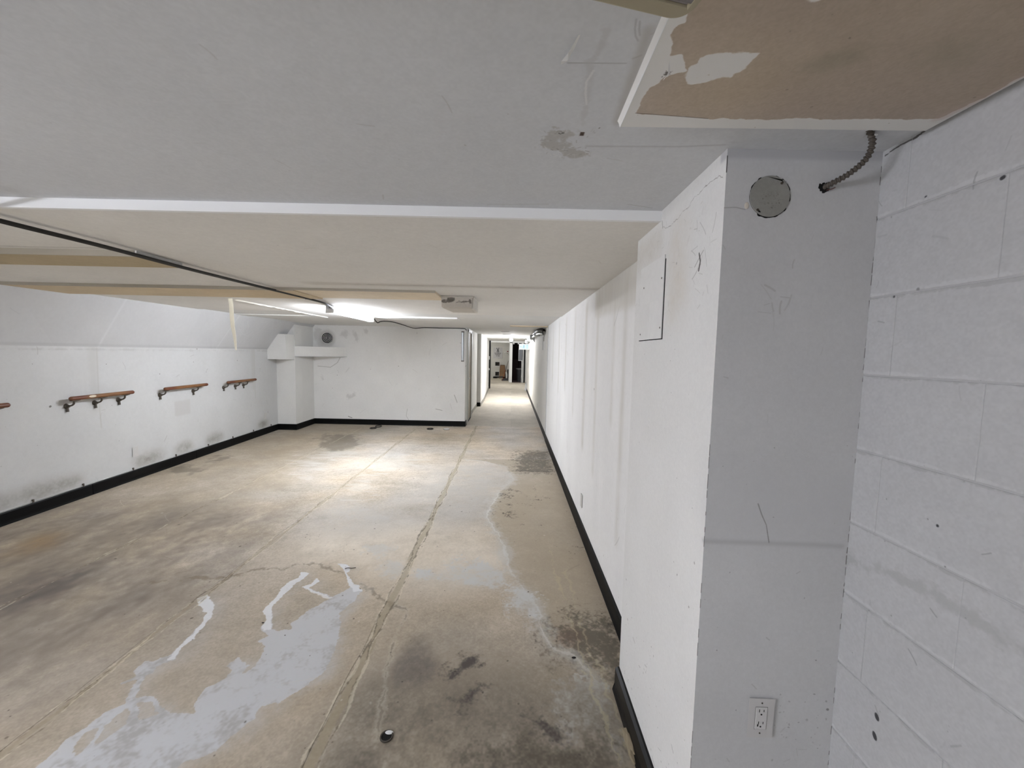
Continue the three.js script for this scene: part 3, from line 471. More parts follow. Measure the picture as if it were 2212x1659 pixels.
  p.scuffs(60, 0.025, 0.0025, [176, 172, 166], 0.5, 14, [-1.8, -1.1, 1.75, 2.08]); p.scuffs(14, 0.05, 0.003, [120, 116, 110], 0.5, 15, [-1.25, -1.12, 1.8, 2.06]);
  p.line([[-1.195, 1.905], [-1.185, 1.88], [-1.192, 1.855]], 0.006, [62, 58, 54], 0.85, { edge: 0.5, soft: 0.4, n: pn });
  p.specks(90, 0.003, [150, 146, 140], 0.7, 16, [-1.8, -1.08, 0.1, 0.6]); p.specks(50, 0.0035, [110, 106, 102], 0.7, 17, [-1.8, -1.08, 0.0, 2.0]); p.scuffs(10, 0.03, 0.003, [110, 106, 102], 0.6, 18, [-1.8, -1.08, 0.1, 0.5]);
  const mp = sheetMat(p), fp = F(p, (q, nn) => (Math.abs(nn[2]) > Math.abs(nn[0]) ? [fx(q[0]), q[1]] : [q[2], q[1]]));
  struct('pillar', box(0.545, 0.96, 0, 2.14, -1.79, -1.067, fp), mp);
  // block wall by the camera: painted concrete blocks, each its own piece
  const w = struct('wall_block');
  const k = new Sheet(-1.16, 0.76, 0, 2.16, 700, [188, 188, 188], 900);
  k.mottle([[0.5, 0.4, 2], [0.1, 0.1, 1.5], [0.012, 0.012, 2], [0.005, 0.005, 4]], 1); const kn = k.noise([[0.06, 0.03, 0.6], [0.015, 0.015, 0.5], [0.005, 0.005, 0.4]], 9);
  k.line([[-1.07, 1.05], [-0.94, 1.07], [-0.85, 1.085], [-0.7, 1.08], [-0.4, 1.07]], 0.02, [166, 166, 164], 0.6, { blur: 0.008, edge: 0.8, soft: 0.5, n: kn });
  k.lay(k.mask((g) => { for (const [z, y, w, h] of [[-0.94, 0.698, 0.006, 0.009], [-0.941, 0.645, 0.006, 0.01], [-0.849, 1.24, 0.003, 0.003], [-0.946, 1.98, 0.003, 0.002], [-0.8, 1.96, 0.005, 0.004], [-1.0, 1.76, 0.003, 0.003]]) { g.beginPath(); g.ellipse(z, y, w, h, 0.4, 0, 7); g.fill(); } }), [52, 52, 54], { a: 0.9 });
  for (let c = 1; c < 11; c++) { const y = 0.137 + 0.2035 * (c - 1); k.line([[-1.1, y - 0.003], [-0.6, y - 0.003], [0.7, y - 0.003]], 0.006, [160, 159, 158], 0.45, { blur: 0.0015, edge: 1.2, soft: 0.4, n: kn, wb: 0.004 }); k.line([[-1.1, y + 0.006], [-0.6, y + 0.006], [0.7, y + 0.006]], 0.006, [206, 206, 206], 0.5, { blur: 0.0015, edge: 1.2, soft: 0.4, n: kn }); k.specks(5, 0.0024, [92, 90, 88], 0.75, 60 + c, [-1.06, -0.4, y - 0.006, y + 0.006]); }
  k.specks(70, 0.0022, [112, 110, 108], 0.7, 3); k.scuffs(40, 0.03, 0.004, [170, 170, 170], 0.6, 4); k.scuffs(14, 0.03, 0.003, [130, 128, 128], 0.6, 5, [-1.06, -0.6, 0.6, 2.1]);
  k.line([[-1.06, 2.128], [-1.03, 2.132], [-0.99, 2.13], [-0.95, 2.136]], 0.0035, [70, 66, 64], 0.85, { edge: 0.6, soft: 0.4, n: kn, wb: 0.004 });
  const kt = k.texture(), fk = F(k, (q) => [q[2], q[1]]);
  const bs = new Sheet(0, 0.5, 0, 0.5, 1000, [128, 128, 128], 905); bs.mottle([[0.02, 0.02, 25], [0.008, 0.008, 35], [0.003, 0.003, 30]], 1);
  const bt = bs.texture(); bt.colorSpace = THREE.NoColorSpace; bt.wrapS = bt.wrapT = THREE.RepeatWrapping; bt.repeat.set(2, 2);
  const mk = std({ map: kt, bumpMap: bt, bumpScale: 0.0012, roughness: 0.8 }), mj = std({ color: 0xb6b6b6, roughness: 0.9 });
  mesh('mortar', box(0.9482, 1.15, 0, 2.16, -1.3, 0.75), mj, w);
  mesh('wall_end', box(0.947, 1.15, 0, 2.16, 0.75, 4.0), M.paintGrey, w);
  for (let c = 0; c < 11; c++) {
    const y0 = c === 0 ? 0 : 0.137 + 0.2035 * (c - 1), y1 = Math.min(0.137 + 0.2035 * c, 2.15);
    for (let z = -1.399 + (c % 2 ? 0.203 : 0); z < 0.72; z += 0.406) {
      const za = Math.max(z, -1.15), zb = Math.min(z + 0.406, 0.75); if (zb - za < 0.06) continue;
      const pr = rr(-0.0006, 0.0004), g = 0.0015;
      mesh('concrete_block', rbox(0.9468 + pr, 1.0, y0 + g, y1 - g, za + 0.0004, zb - 0.0004, 0.0022, fk), mk, w);
    }
  }
  // rear of the room
  struct('wall_rear', box(-4.9, 1.15, 0, 2.2, 3.8, 4.0), M.paintGrey);
  // column and corner boxes on the left
  struct('pillar', box(-4.8, -4.23, 0, 2.13, -8.47, -7.75), M.paint);
  const xw = (z, y) => wx(z) + Math.max(0, (y - FOLD) / 0.585) * (xt(z) - wx(z)) - 0.01;
  const face = (z) => [[xw(z, 0), 1.394, z], [-4.24, 1.394, z], [-4.24, 1.868, z], [xw(z, 1.868), 1.868, z], [xw(z, FOLD), FOLD, z]];
  struct('bulkhead_box', solid(face(-7.755), face(-7.45)), M.paint);
}
// ───────── baseboards ─────────
{
  const bl = struct('baseboard_left'), pr = baseProfile(0.115, 0.012);
  const put = (parent, a, b, q = pr, m = M.blackBase) => mesh('board', runProfile(a, b, q), m, parent);
  for (const [z0, z1] of [[-1.0, -4.135], [-4.14, -5.6], [-5.603, -7.75]]) put(bl, [wx(z1), z1], [wx(z0), z0]);
  put(bl, [-4.23, -7.75], [wx(-7.75), -7.75]); put(bl, [-4.23, -8.47], [-4.23, -7.738]);
  const bb = struct('baseboard_back'); put(bb, [-0.985, -8.47], [-4.23, -8.47]); put(bb, [-0.99, -8.7], [-0.99, -8.46]);
  const br = struct('baseboard_right'); put(br, [0.655, -1.79], [0.655, -7.3]);
  const bp = struct('baseboard_pillar'); put(bp, [0.545, -1.07], [0.545, -1.79], baseProfile(0.115, 0.02), new THREE.MeshPhysicalMaterial({ color: 0x070606, roughness: 0.42, specularIntensity: 0.6 }));
  const bc = struct('baseboard_corridor'), grey = std({ color: 0x9a968c, roughness: 0.7 });
  put(bc, [0.662, -7.3], [0.662, -17.7], baseProfile(0.1, 0.012), std({ color: 0x221f1c }));
  put(bc, [-1.03, -11.75], [-1.03, -9.72], baseProfile(0.1, 0.012), grey); put(bc, [-0.92, -11.738], [-1.04, -11.75 + 0.012], baseProfile(0.115, 0.012)); put(bc, [-1.012, -17.6], [-0.915, -13.2], baseProfile(0.1, 0.012), grey); put(bc, [-0.915, -13.2], [-0.915, -11.75], baseProfile(0.1, 0.012), grey);
}
// ───────── corridor and the rooms at its end ─────────
{
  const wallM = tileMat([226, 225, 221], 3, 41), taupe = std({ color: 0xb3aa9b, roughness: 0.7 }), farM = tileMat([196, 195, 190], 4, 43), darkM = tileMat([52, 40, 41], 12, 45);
  const cl = struct('wall_corridor_left');
  mesh('wall_piece', box(-1.25, -0.99, 0, 2.14, -9.0, -8.66), wallM, cl);
  mesh('wall_piece', box(-1.25, -0.99, 2.06, 2.2, -9.66, -9.0), wallM, cl);
  mesh('wall_piece', box(-1.25, -1.02, 0, 2.2, -11.75, -9.66), wallM, cl);
  mesh('wall_piece', box(-1.25, -0.915, 0, 2.2, -13.2, -11.752), wallM, cl);
  mesh('wall_piece', solid([[-0.915, 0, -13.2], [-1.02, 0, -17.7], [-1.25, 0, -17.7], [-1.25, 0, -13.2]].reverse(), [[-0.915, 2.2, -13.2], [-1.02, 2.2, -17.7], [-1.25, 2.2, -17.7], [-1.25, 2.2, -13.2]].reverse()), wallM, cl);
  // side door, closed, set back in its opening
  const d1 = struct('door_1', null, null, 'taupe door set back in the corridor wall');
  mesh('door_leaf', box(-1.04, -0.999, 0.012, 2.05, -9.64, -9.02), taupe, d1);
  mesh('door_jamb', box(-1.2, -0.985, 0, 2.06, -9.665, -9.64), taupe, d1);
  mesh('door_jamb', box(-1.2, -0.985, 0, 2.06, -9.02, -9.0), taupe, d1);
  mesh('door_head', box(-1.2, -0.985, 2.04, 2.062, -9.64, -9.02), taupe, d1);
  mesh('casing', box(-0.992, -0.975, 0, 2.1, -9.0, -8.93), M.white, d1); mesh('casing', box(-1.022, -0.975, 0, 2.1, -9.73, -9.66), M.white, d1); mesh('casing', box(-0.992, -0.975, 2.06, 2.12, -9.73, -8.93), M.white, d1);
  mesh('threshold', box(-1.2, -0.98, 0, 0.012, -9.66, -9.0), M.dark, d1);
  const hn = mesh('handle', tube([[-1.0, 1.0, -9.1], [-0.975, 1.0, -9.1], [-0.972, 1.0, -9.18]], 0.009), M.steel, d1);
  // door frame across the end of the corridor with a dark steel jamb
  const d2 = struct('door_2', null, null, 'dark steel door frame across the corridor end');
  mesh('door_jamb', box(-1.02, -0.952, 0, 2.135, -17.86, -17.69), M.dark, d2);
  for (const [y, h] of [[1.37, 0.075], [0.87, 0.04]]) mesh('strike_plate', rbox(-1.03, -0.985, y - h, y + h, -17.7, -17.68, 0.004), M.white, d2);
  mesh('door_head', box(-1.25, 0.95, 2.135, 2.4, -17.86, -17.7), M.paint, d2);
  mesh('head_strip', box(-0.96, -0.2, 2.185, 2.2, -17.702, -17.694), M.darkMetal, d2); mesh('head_strip', box(0.15, 0.62, 2.185, 2.2, -17.702, -17.694), M.darkMetal, d2);
  // lobby behind the frame and the partition at its far side
  const lw = struct('wall_lobby'); mesh('wall_piece', box(-1.5, -1.3, 0, 2.4, -21.8, -17.8), wallM, lw); mesh('wall_piece', box(0.76, 0.95, 0, 2.4, -21.8, -17.8), wallM, lw);
  const pt = struct('partition_far');
  mesh('post', box(-0.125, 0.02, 0, 2.4, -21.85, -21.7), M.white, pt); mesh('header', box(-1.4, 0.9, 2.165, 2.4, -21.85, -21.7), M.white, pt);
  mesh('jamb', box(0.582, 0.645, 0, 2.17, -21.85, -21.7), M.white, pt); mesh('dark_jamb', box(0.645, 0.72, 0, 2.17, -21.83, -21.66), M.dark, pt); mesh('wall_piece', box(0.72, 0.95, 0, 2.4, -21.85, -21.72), wallM, pt);
  for (const x of [0.05, 0.3, 0.52]) mesh('door_track_clip', rbox(x, x + 0.07, 2.09, 2.16, -21.72, -21.66, 0.01), M.white, pt);
  const fr = struct('wall_far'); mesh('wall_piece', box(-3.2, -0.1, 0, 2.4, -25.4, -25.2), farM, fr); mesh('wall_piece', box(-3.2, -3.0, 0, 2.4, -25.3, -21.7), farM, fr); mesh('wall_piece', box(-3.2, -1.4, 0, 2.4, -21.85, -21.7), farM, fr); mesh('wall_piece', box(-0.17, -0.1, 0, 2.4, -25.3, -21.85), farM, fr);
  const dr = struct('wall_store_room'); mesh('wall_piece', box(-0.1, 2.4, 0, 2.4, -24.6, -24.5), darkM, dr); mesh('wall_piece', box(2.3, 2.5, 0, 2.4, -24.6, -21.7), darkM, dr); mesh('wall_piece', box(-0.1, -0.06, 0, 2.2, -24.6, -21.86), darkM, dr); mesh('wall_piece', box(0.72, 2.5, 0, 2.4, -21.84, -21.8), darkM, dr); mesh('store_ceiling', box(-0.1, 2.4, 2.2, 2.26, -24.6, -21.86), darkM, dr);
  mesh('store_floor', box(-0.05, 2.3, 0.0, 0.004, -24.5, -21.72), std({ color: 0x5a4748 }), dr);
}
// ───────── lamps ─────────
function area(parent, x, y, z, w, h, dir, I, color) {
  const l = new THREE.RectAreaLight(color, I, w, h); l.name = 'lamp_light'; l.position.set(x, y, z); parent.add(l); parent.updateMatrixWorld(true);
  const t = new THREE.Vector3(x + dir[0], y + dir[1], z + dir[2]).applyMatrix4(parent.matrixWorld); l.lookAt(t); return l;
}
function battenLamp(name, label, x, y, z, turn, lvl, drop = 0) {
  const t = thing(name, label, 'light', [x, y, z], turn), L = 1.32;   // along local z, y = ceiling
  mesh('housing', rbox(-0.05, 0.05, -0.03, 0, -L / 2, L / 2, 0.004), M.white, t);
  const prof = []; for (let i = 0; i <= 14; i++) { const a = Math.PI * i / 14; prof.push(new THREE.Vector2(Math.cos(a) * 0.046, -0.03 - Math.sin(a) * 0.05)); }
  const g = new THREE.ExtrudeGeometry(new THREE.Shape(prof), { depth: L - 0.05, bevelEnabled: false }).translate(0, 0, -(L - 0.05) / 2);
  mesh('diffuser', g, new THREE.MeshStandardMaterial({ color: 0xffffff, emissive: lvl.color, emissiveIntensity: lvl.glow, roughness: 0.5 }), t);
  for (const s of [-1, 1]) mesh('end_cap', rbox(-0.048, 0.048, -0.082, 0, s * L / 2 - 0.013, s * L / 2 + 0.013, 0.005), M.whitePlastic, t);
  area(t, 0, -0.085, 0, 0.06, L - 0.06, [0, -1, 0], lvl.down, lvl.color);
  for (const s of [-1, 1]) area(t, s * 0.056, -0.052, 0, L - 0.06, 0.05, [s, lvl.up, 0], lvl.side, lvl.color);
  if (drop) for (const s of [-1, 1]) mesh('hanger', cyl(0.006, 0.006, drop, 10).translate(0, drop / 2, s * 0.5), M.whitePlastic, t);
  return t;
}
battenLamp('batten_light', 'lit white strip light on the ceiling, its black cable running in at the end', -2.12, C2, -5.31, 0, BATTEN);
battenLamp('batten_light', 'added strip light behind the photographer, outside the picture, filling the foreground', -2.95, C1 - 0.2, 0.7, 0, REARFILL, 0.2);
function globeLamp(label, x, y, z, lvl) {
  const t = thing('globe_lamp', label, 'light', [x, y, z]);
  mesh('base', cyl(0.05, 0.055, 0.03, 24).translate(0, -0.015, 0), M.white, t); mesh('neck', cyl(0.03, 0.035, 0.03, 20).translate(0, -0.04, 0), M.white, t);
  mesh('bulb', new THREE.SphereGeometry(0.06, 24, 16).translate(0, -0.105, 0), new THREE.MeshStandardMaterial({ color: 0xffffff, emissive: lvl.color ?? 0xffffff, emissiveIntensity: lvl.glow }), t);
  const l = new THREE.PointLight(lvl.color, lvl.power); l.name = 'lamp_light'; l.position.set(0, -0.105, 0); l.shadow.radius = 2.5; l.castShadow = true; t.add(l); return t;
}
globeLamp('bright bare globe lamp on the corridor ceiling', -0.04, CC, -13.5, GLOBE);
globeLamp('added globe lamp lighting the far room, out of view beside its doorway', -2.2, 2.37, -23.4, FARFILL);
globeLamp('added globe lamp lighting the lobby, hidden above the dark door frame', -0.3, 2.37, -19.4, LOBBYFILL);
// ───────── things on the pillar and ceiling near the camera ─────────
{ // round blank cover plate over a ragged hole
  const t = thing('cover_plate', 'round grey metal blank cover plate on the pillar, with two screw slots', 'cover plate', [0.661, 2.02, -1.067]);
  const sh = new Sheet(-0.06, 0.06, -0.06, 0.06, 3000, [150, 149, 143], 1001); sh.mottle([[0.03, 0.03, 3], [0.006, 0.006, 3], [0.001, 0.001, 3]], 1); sh.specks(26, 0.0025, [112, 110, 104], 0.8, 2, [-0.02, 0.03, -0.03, 0.01]); sh.scuffs(8, 0.01, 0.0008, [112, 110, 104], 0.7, 3, [-0.02, 0.03, -0.03, 0.01]);
  const mt = sheetMat(sh, { roughness: 0.6, metalness: 0.1 });
  const hole = new THREE.Shape(); for (let i = 0; i < 72; i++) { const a = i / 72 * Math.PI * 2, r = 0.0515 + 0.0032 * hash(i >> 1, 2, 5) * (hash(i >> 3, 1, 8) > 0.4 ? 1.4 : 0.3); i ? hole.lineTo(Math.cos(a) * r, Math.sin(a) * r) : hole.moveTo(Math.cos(a) * r, Math.sin(a) * r); }
  mesh('wall_gap', new THREE.ExtrudeGeometry(hole, { depth: 0.0008, bevelEnabled: false }), M.gap, t);
  const disc = new THREE.Shape().absarc(0, 0, 0.0512, 0, Math.PI * 2); const s1 = new THREE.Path(); 
  const slot = (x, y, a) => { const p = new THREE.Path(), n = 16; for (let i = 0; i < n; i++) { const b = i / n * 6.2832, ex = Math.cos(b) * (0.0025 + 0.004 * (Math.cos(b) > 0 ? 1 : 0.3)), ey = Math.sin(b) * 0.0028; const X = x + ex * Math.cos(a) - ey * Math.sin(a), Y = y + ex * Math.sin(a) + ey * Math.cos(a); i ? p.lineTo(X, Y) : p.moveTo(X, Y); } return p; };
  disc.holes.push(slot(0.03, 0.036, 0.9), slot(-0.026, -0.038, -0.4));
  mesh('plate', mapUV(new THREE.ExtrudeGeometry(disc, { depth: 0.0014, bevelEnabled: true, bevelSize: 0.0006, bevelThickness: 0.0006, bevelSegments: 2, curveSegments: 48 }).translate(0, 0, 0.0012), F(sh, (p) => [p[0], p[1]])), mt, t);
  for (const [x, y] of [[0.0275, 0.033], [-0.0305, -0.035]]) mesh('screw', cyl(0.003, 0.003, 0.002, 14).rotateX(Math.PI / 2).translate(x, y, 0.0035), M.darkMetal, t);
  mesh('plaster_chip', new THREE.IcosahedronGeometry(0.009, 1).scale(0.7, 1, 0.12).translate(-0.058, -0.024, 0.0005), std({ color: 0xd8d0c4 }), t);
}
{ // armoured cable from the ceiling into a ragged hole
  const t = thing('armoured_cable', 'grey spiral armoured cable bending from the ceiling into a ragged hole in the pillar', 'cable', [0.801, 2.046, -1.067]);
  const C = new THREE.CatmullRomCurve3([[0.0, 0.0, -0.012], [0.008, 0.004, 0.012], [0.03, 0.018, 0.042], [0.05, 0.046, 0.066], [0.045, 0.075, 0.082], [0.025, 0.1, 0.091], [0.018, 0.122, 0.091]].map((p) => new THREE.Vector3(p[0], p[1], p[2])));
  const N = 420, K = 14, fr = C.computeFrenetFrames(N, false), v = [], ix = [];
  for (let i = 0; i <= N; i++) { const q = C.getPointAt(i / N); for (let j = 0; j <= K; j++) { const a = j / K * Math.PI * 2, r = 0.0065 + 0.0015 * Math.sin(i / N * 150 + a); const d = fr.normals[i].clone().multiplyScalar(Math.cos(a) * r).addScaledVector(fr.binormals[i], Math.sin(a) * r); v.push(q.x + d.x, q.y + d.y, q.z + d.z); if (i < N && j < K) { const o = i * (K + 1) + j; ix.push(o, o + 1, o + K + 1, o + 1, o + K + 2, o + K + 1); } } }
  const g = new THREE.BufferGeometry(); g.setAttribute('position', new THREE.Float32BufferAttribute(v, 3)); g.setIndex(ix); g.computeVertexNormals();
  mesh('sheath', g, std({ color: 0x625b54, roughness: 0.5, metalness: 0.45 }), t);
  const h = new THREE.Shape(); for (let i = 0; i < 40; i++) { const a = i / 40 * Math.PI * 2, r = 0.0125 + 0.006 * (hash(i >> 1, 7, 3) - 0.3); i ? h.lineTo(Math.cos(a) * r * 0.9, Math.sin(a) * r) : h.moveTo(Math.cos(a) * r * 0.9, Math.sin(a) * r); }
  mesh('wall_hole', new THREE.ExtrudeGeometry(h, { depth: 0.0008, bevelEnabled: false }), M.gap, t);
  mesh('frayed_tip', tube([[0.004, -0.008, 0.004], [0.016, -0.006, 0.006], [0.026, -0.001, 0.004]], 0.0012, 10, 6), std({ color: 0x6a4a42 }), t);
  mesh('paint_flake', new THREE.IcosahedronGeometry(0.005, 1).scale(0.9, 0.6, 0.3).translate(0.042, 0.083, 0.094), M.white, t);
}
function receptacle(name, label, category, pos, turn, full, group) {
  const t = thing(name, label, category, pos, turn, group), w = 0.0365, h = 0.0595;
  const pl = mesh('plate', (() => { const s = new THREE.Shape([[-w, -h], [w, -h], [w, h], [-w, h]].map((p) => new THREE.Vector2(...p))); return new THREE.ExtrudeGeometry(s, { depth: 0.0012, bevelEnabled: true, bevelSize: -0.0045, bevelThickness: 0.0048, bevelSegments: 3, bevelOffset: 0 }).translate(0, 0, 0.0005); })(), full ? std({ color: 0xc9c7c5, roughness: 0.45 }) : std({ color: 0xc2c0bc, roughness: 0.6 }), t);
  if (!full) { for (const y of [-0.03, 0.03]) mesh('screw', cyl(0.0028, 0.0028, 0.002, 12).rotateX(Math.PI / 2).translate(0, y, 0.0068), M.whitePlastic, t); return t; }
  mesh('insert_gap', box(-0.0175, 0.0175, -0.0345, 0.0345, 0.002, 0.0066), std({ color: 0x6e6c6a }), t);
  const ins = mesh('socket_face', rbox(-0.0163, 0.0163, -0.0333, 0.0333, 0.002, 0.0082, 0.0012), std({ color: 0xd0cecc, roughness: 0.4 }), t);
  for (const s of [-1, 1]) { const cy = s * 0.0185 + 0.002;
    mesh('slot', box(-0.0078, -0.0058, cy - 0.001, cy + 0.0075, 0.0079, 0.0085), M.gap, ins); mesh('slot', box(0.0052, 0.007, cy, cy + 0.0068, 0.0079, 0.0085), M.gap, ins);
    mesh('slot', cyl(0.0025, 0.0025, 0.0006, 14).rotateX(Math.PI / 2).translate(-0.0005, cy - 0.008, 0.0082), M.gap, ins); }
  mesh('burn_mark', new THREE.IcosahedronGeometry(0.0034, 1).scale(0.6, 1.3, 0.1).translate(-0.0085, -0.021, 0.0082), M.gap, ins);
  for (const y of [-0.046, 0.046]) mesh('screw', cyl(0.0024, 0.0024, 0.0014, 12).rotateX(Math.PI / 2).translate(0, y, 0.0065), M.darkMetal, t);
  return t;
}
{ const o = receptacle('wall_outlet', 'white duplex socket outlet low on the front of the pillar', 'outlet', [0.735, 0.572, -1.0665], 0, true); o.rotation.z = R(-0.8); }
receptacle('blank_plate', 'painted-over blank plate low on the left wall, nearer than the column', 'wall plate', [wx(-4.66) + 0.0005, 0.335, -4.66], Math.PI / 2, false);
receptacle('blank_plate', 'painted-over blank plate low on the left wall, close to the column', 'wall plate', [wx(-7.32) + 0.0005, 0.34, -7.32], Math.PI / 2, false);
receptacle('blank_plate', 'painted-over blank plate low on the long right wall beyond the pillar', 'wall plate', [0.6545, 0.295, -3.47], -Math.PI / 2, false);
receptacle('blank_plate', 'small blank plate low on the right wall far down the corridor', 'wall plate', [0.6615, 0.3, -9.9], -Math.PI / 2, false);
{ // access panel on the pillar's side
  const t = thing('access_panel', 'flush white access panel on the pillar side, dark gap along its near edge', 'access panel', [0.545, 1.81, -1.59]);
  mesh('frame_gap', box(-0.0012, 0.002, -0.148, 0.14, -0.125, 0.14), M.gap, t);
  const pan = mesh('panel_door', prism([[-0.004, -0.126], [0.003, -0.126], [0.003, 0.1345], [-0.004, 0.1345]], -0.1445, 0.155), tileMat([224, 223, 220], 3, 51), t);
  for (const [y, z] of [[0.07, -0.08], [-0.12, -0.1], [-0.105, 0.12], [0.075, 0.115]]) mesh('screw', cyl(0.0035, 0.0035, 0.0016, 12).rotateZ(Math.PI / 2).translate(-0.0042, y, z), M.darkMetal, t);
}
{ // switched-off fixture at the top of the picture
  const t = thing('ceiling_fixture', 'beige ceiling light fixture, switched off, with a grey ribbed lens', 'ceiling fixture', [0.235, C1, -0.604], R(13)), beige = std({ color: 0xa39a82, roughness: 0.55 });
  const s = new THREE.Shape(), W = 1.2, H = 0.3, r = 0.03; s.moveTo(-W, 0); s.lineTo(-r, 0); s.quadraticCurveTo(0, 0, 0, r); s.lineTo(0, H - r); s.quadraticCurveTo(0, H, -r, H); s.lineTo(-W, H); s.closePath();
  const hole = new THREE.Path(); hole.moveTo(-W + 0.04, 0.017); hole.lineTo(-0.007, 0.017); hole.lineTo(-0.007, H - 0.017); hole.lineTo(-W + 0.04, H - 0.017); hole.closePath(); s.holes.push(hole);
  mesh('frame', new THREE.ExtrudeGeometry(s, { depth: 0.058, bevelEnabled: true, bevelSize: 0.003, bevelThickness: 0.003, bevelSegments: 2 }).rotateX(Math.PI / 2), beige, t);
  mesh('back_plate', box(-W + 0.03, -0.01, -0.03, -0.002, 0.02, H - 0.02), beige, t);
  const lens = mesh('lens', box(-W + 0.038, -0.006, -0.057, -0.05, 0.016, H - 0.016), std({ color: 0x9b9594, roughness: 0.5 }), t);
  for (let i = 0; i < 18; i++) mesh('lens_rib', box(-W + 0.04, -0.008, -0.0605, -0.057, 0.026 + i * 0.0145, 0.033 + i * 0.0145), std({ color: i % 2 ? 0x8c8685 : 0x777170, roughness: 0.5 }), lens);
}
{ // curled paint flakes hanging from the near ceiling
  const flake = (label, pts, w) => { const g = [], n = pts.length; const v = []; const side = pts.map((p, i) => { const k = Math.sin((i + 0.5) / n * Math.PI) * w; return [[p[0] - k, p[1] - 0.004 * (i % 2), p[2]], [p[0] + k * 0.6, p[1] + 0.0, p[2] + k * 0.3]]; }); for (let i = 0; i < n - 1; i++) { const [a, b] = side[i], [c, d] = side[i + 1]; v.push(...a, ...b, ...d, ...a, ...d, ...c); } const q = new THREE.BufferGeometry(); q.setAttribute('position', new THREE.Float32BufferAttribute(v, 3)); q.computeVertexNormals(); const m = mesh('paint_flake', q, M.white); return tag(m, label, 'paint flake'); };
  flake('curled white paint flake peeling off the near ceiling', [[0.103, C1 - 0.0005, -0.713], [0.094, C1 - 0.006, -0.738], [0.084, C1 - 0.016, -0.752], [0.083, C1 - 0.011, -0.762], [0.088, C1 - 0.0005, -0.773]], 0.007);
  flake('thin torn sliver of white paint hanging beside the bare tan board', [[0.266, C1 - 0.0215, -0.738], [0.272, C1 - 0.026, -0.755], [0.274, C1 - 0.027, -0.768], [0.272, C1 - 0.0215, -0.782]], 0.0025);
}
// ───────── the long ceiling cable, junction box, thin cable ─────────
{
  const t = thing('ceiling_cable', 'thick black twin cable slung along the ceiling to the strip light', 'cable', [0, 0, 0]);
  const pts = [[-2.06, 2.085, 1.0], [-2.04, 2.08, -0.6], [-2.02, 2.075, -1.6], [-1.985, 2.072, -1.96], [-1.992, 2.072, -2.34], [-1.992, 2.074, -2.74], [-1.95, 2.076, -3.8], [-1.96, 2.077, -4.16], [-2.02, 2.075, -4.43], [-2.055, 2.078, -4.56]];
  for (const [dx, dy] of [[-0.006, 0], [0.006, 0.002]]) mesh('strand', tube(pts.map(([x, y, z]) => [x + dx, y + dy, z]), 0.0075, 90, 8), M.blackRubber, t);
  for (const i of [1, 6]) mesh('staple', rbox(pts[i][0] - 0.014, pts[i][0] + 0.014, pts[i][1] - 0.009, (i < 2 ? C1 : C2), pts[i][2] - 0.003, pts[i][2] + 0.003, 0.001), M.darkMetal, t);
  const j = thing('junction_box', 'small grey box where the black cable meets the strip light', 'junction box', [-2.09, C2, -4.6]);
  mesh('body', rbox(-0.032, 0.032, -0.042, 0, -0.03, 0.03, 0.004), std({ color: 0xb4b5ba, roughness: 0.5 }), j); mesh('connector', cyl(0.012, 0.012, 0.02, 16).rotateX(Math.PI / 2).translate(0.012, -0.022, 0.038), M.darkMetal, j);
  const k = thing('thin_cable', 'thin black cable drooping from the strip light across the back wall', 'cable', [0, 0, 0]);
  mesh('strand', tube([[-2.12, 2.07, -5.985], [-2.11, 2.075, -6.1], [-2.12, 2.05, -6.2], [-2.105, 2.03, -6.24], [-2.09, 2.05, -6.3], [-2.1, 2.098, -6.9], [-2.12, 2.1, -7.8], [-2.1, 2.085, -8.3], [-2.05, 2.082, -8.45], [-1.9, 2.098, -8.458], [-1.5, 2.098, -8.46], [-1.1, 2.1, -8.458], [-1.0, 2.09, -8.455], [-0.975, 2.06, -8.46]], 0.0075, 160, 8), M.blackRubber, k);
}
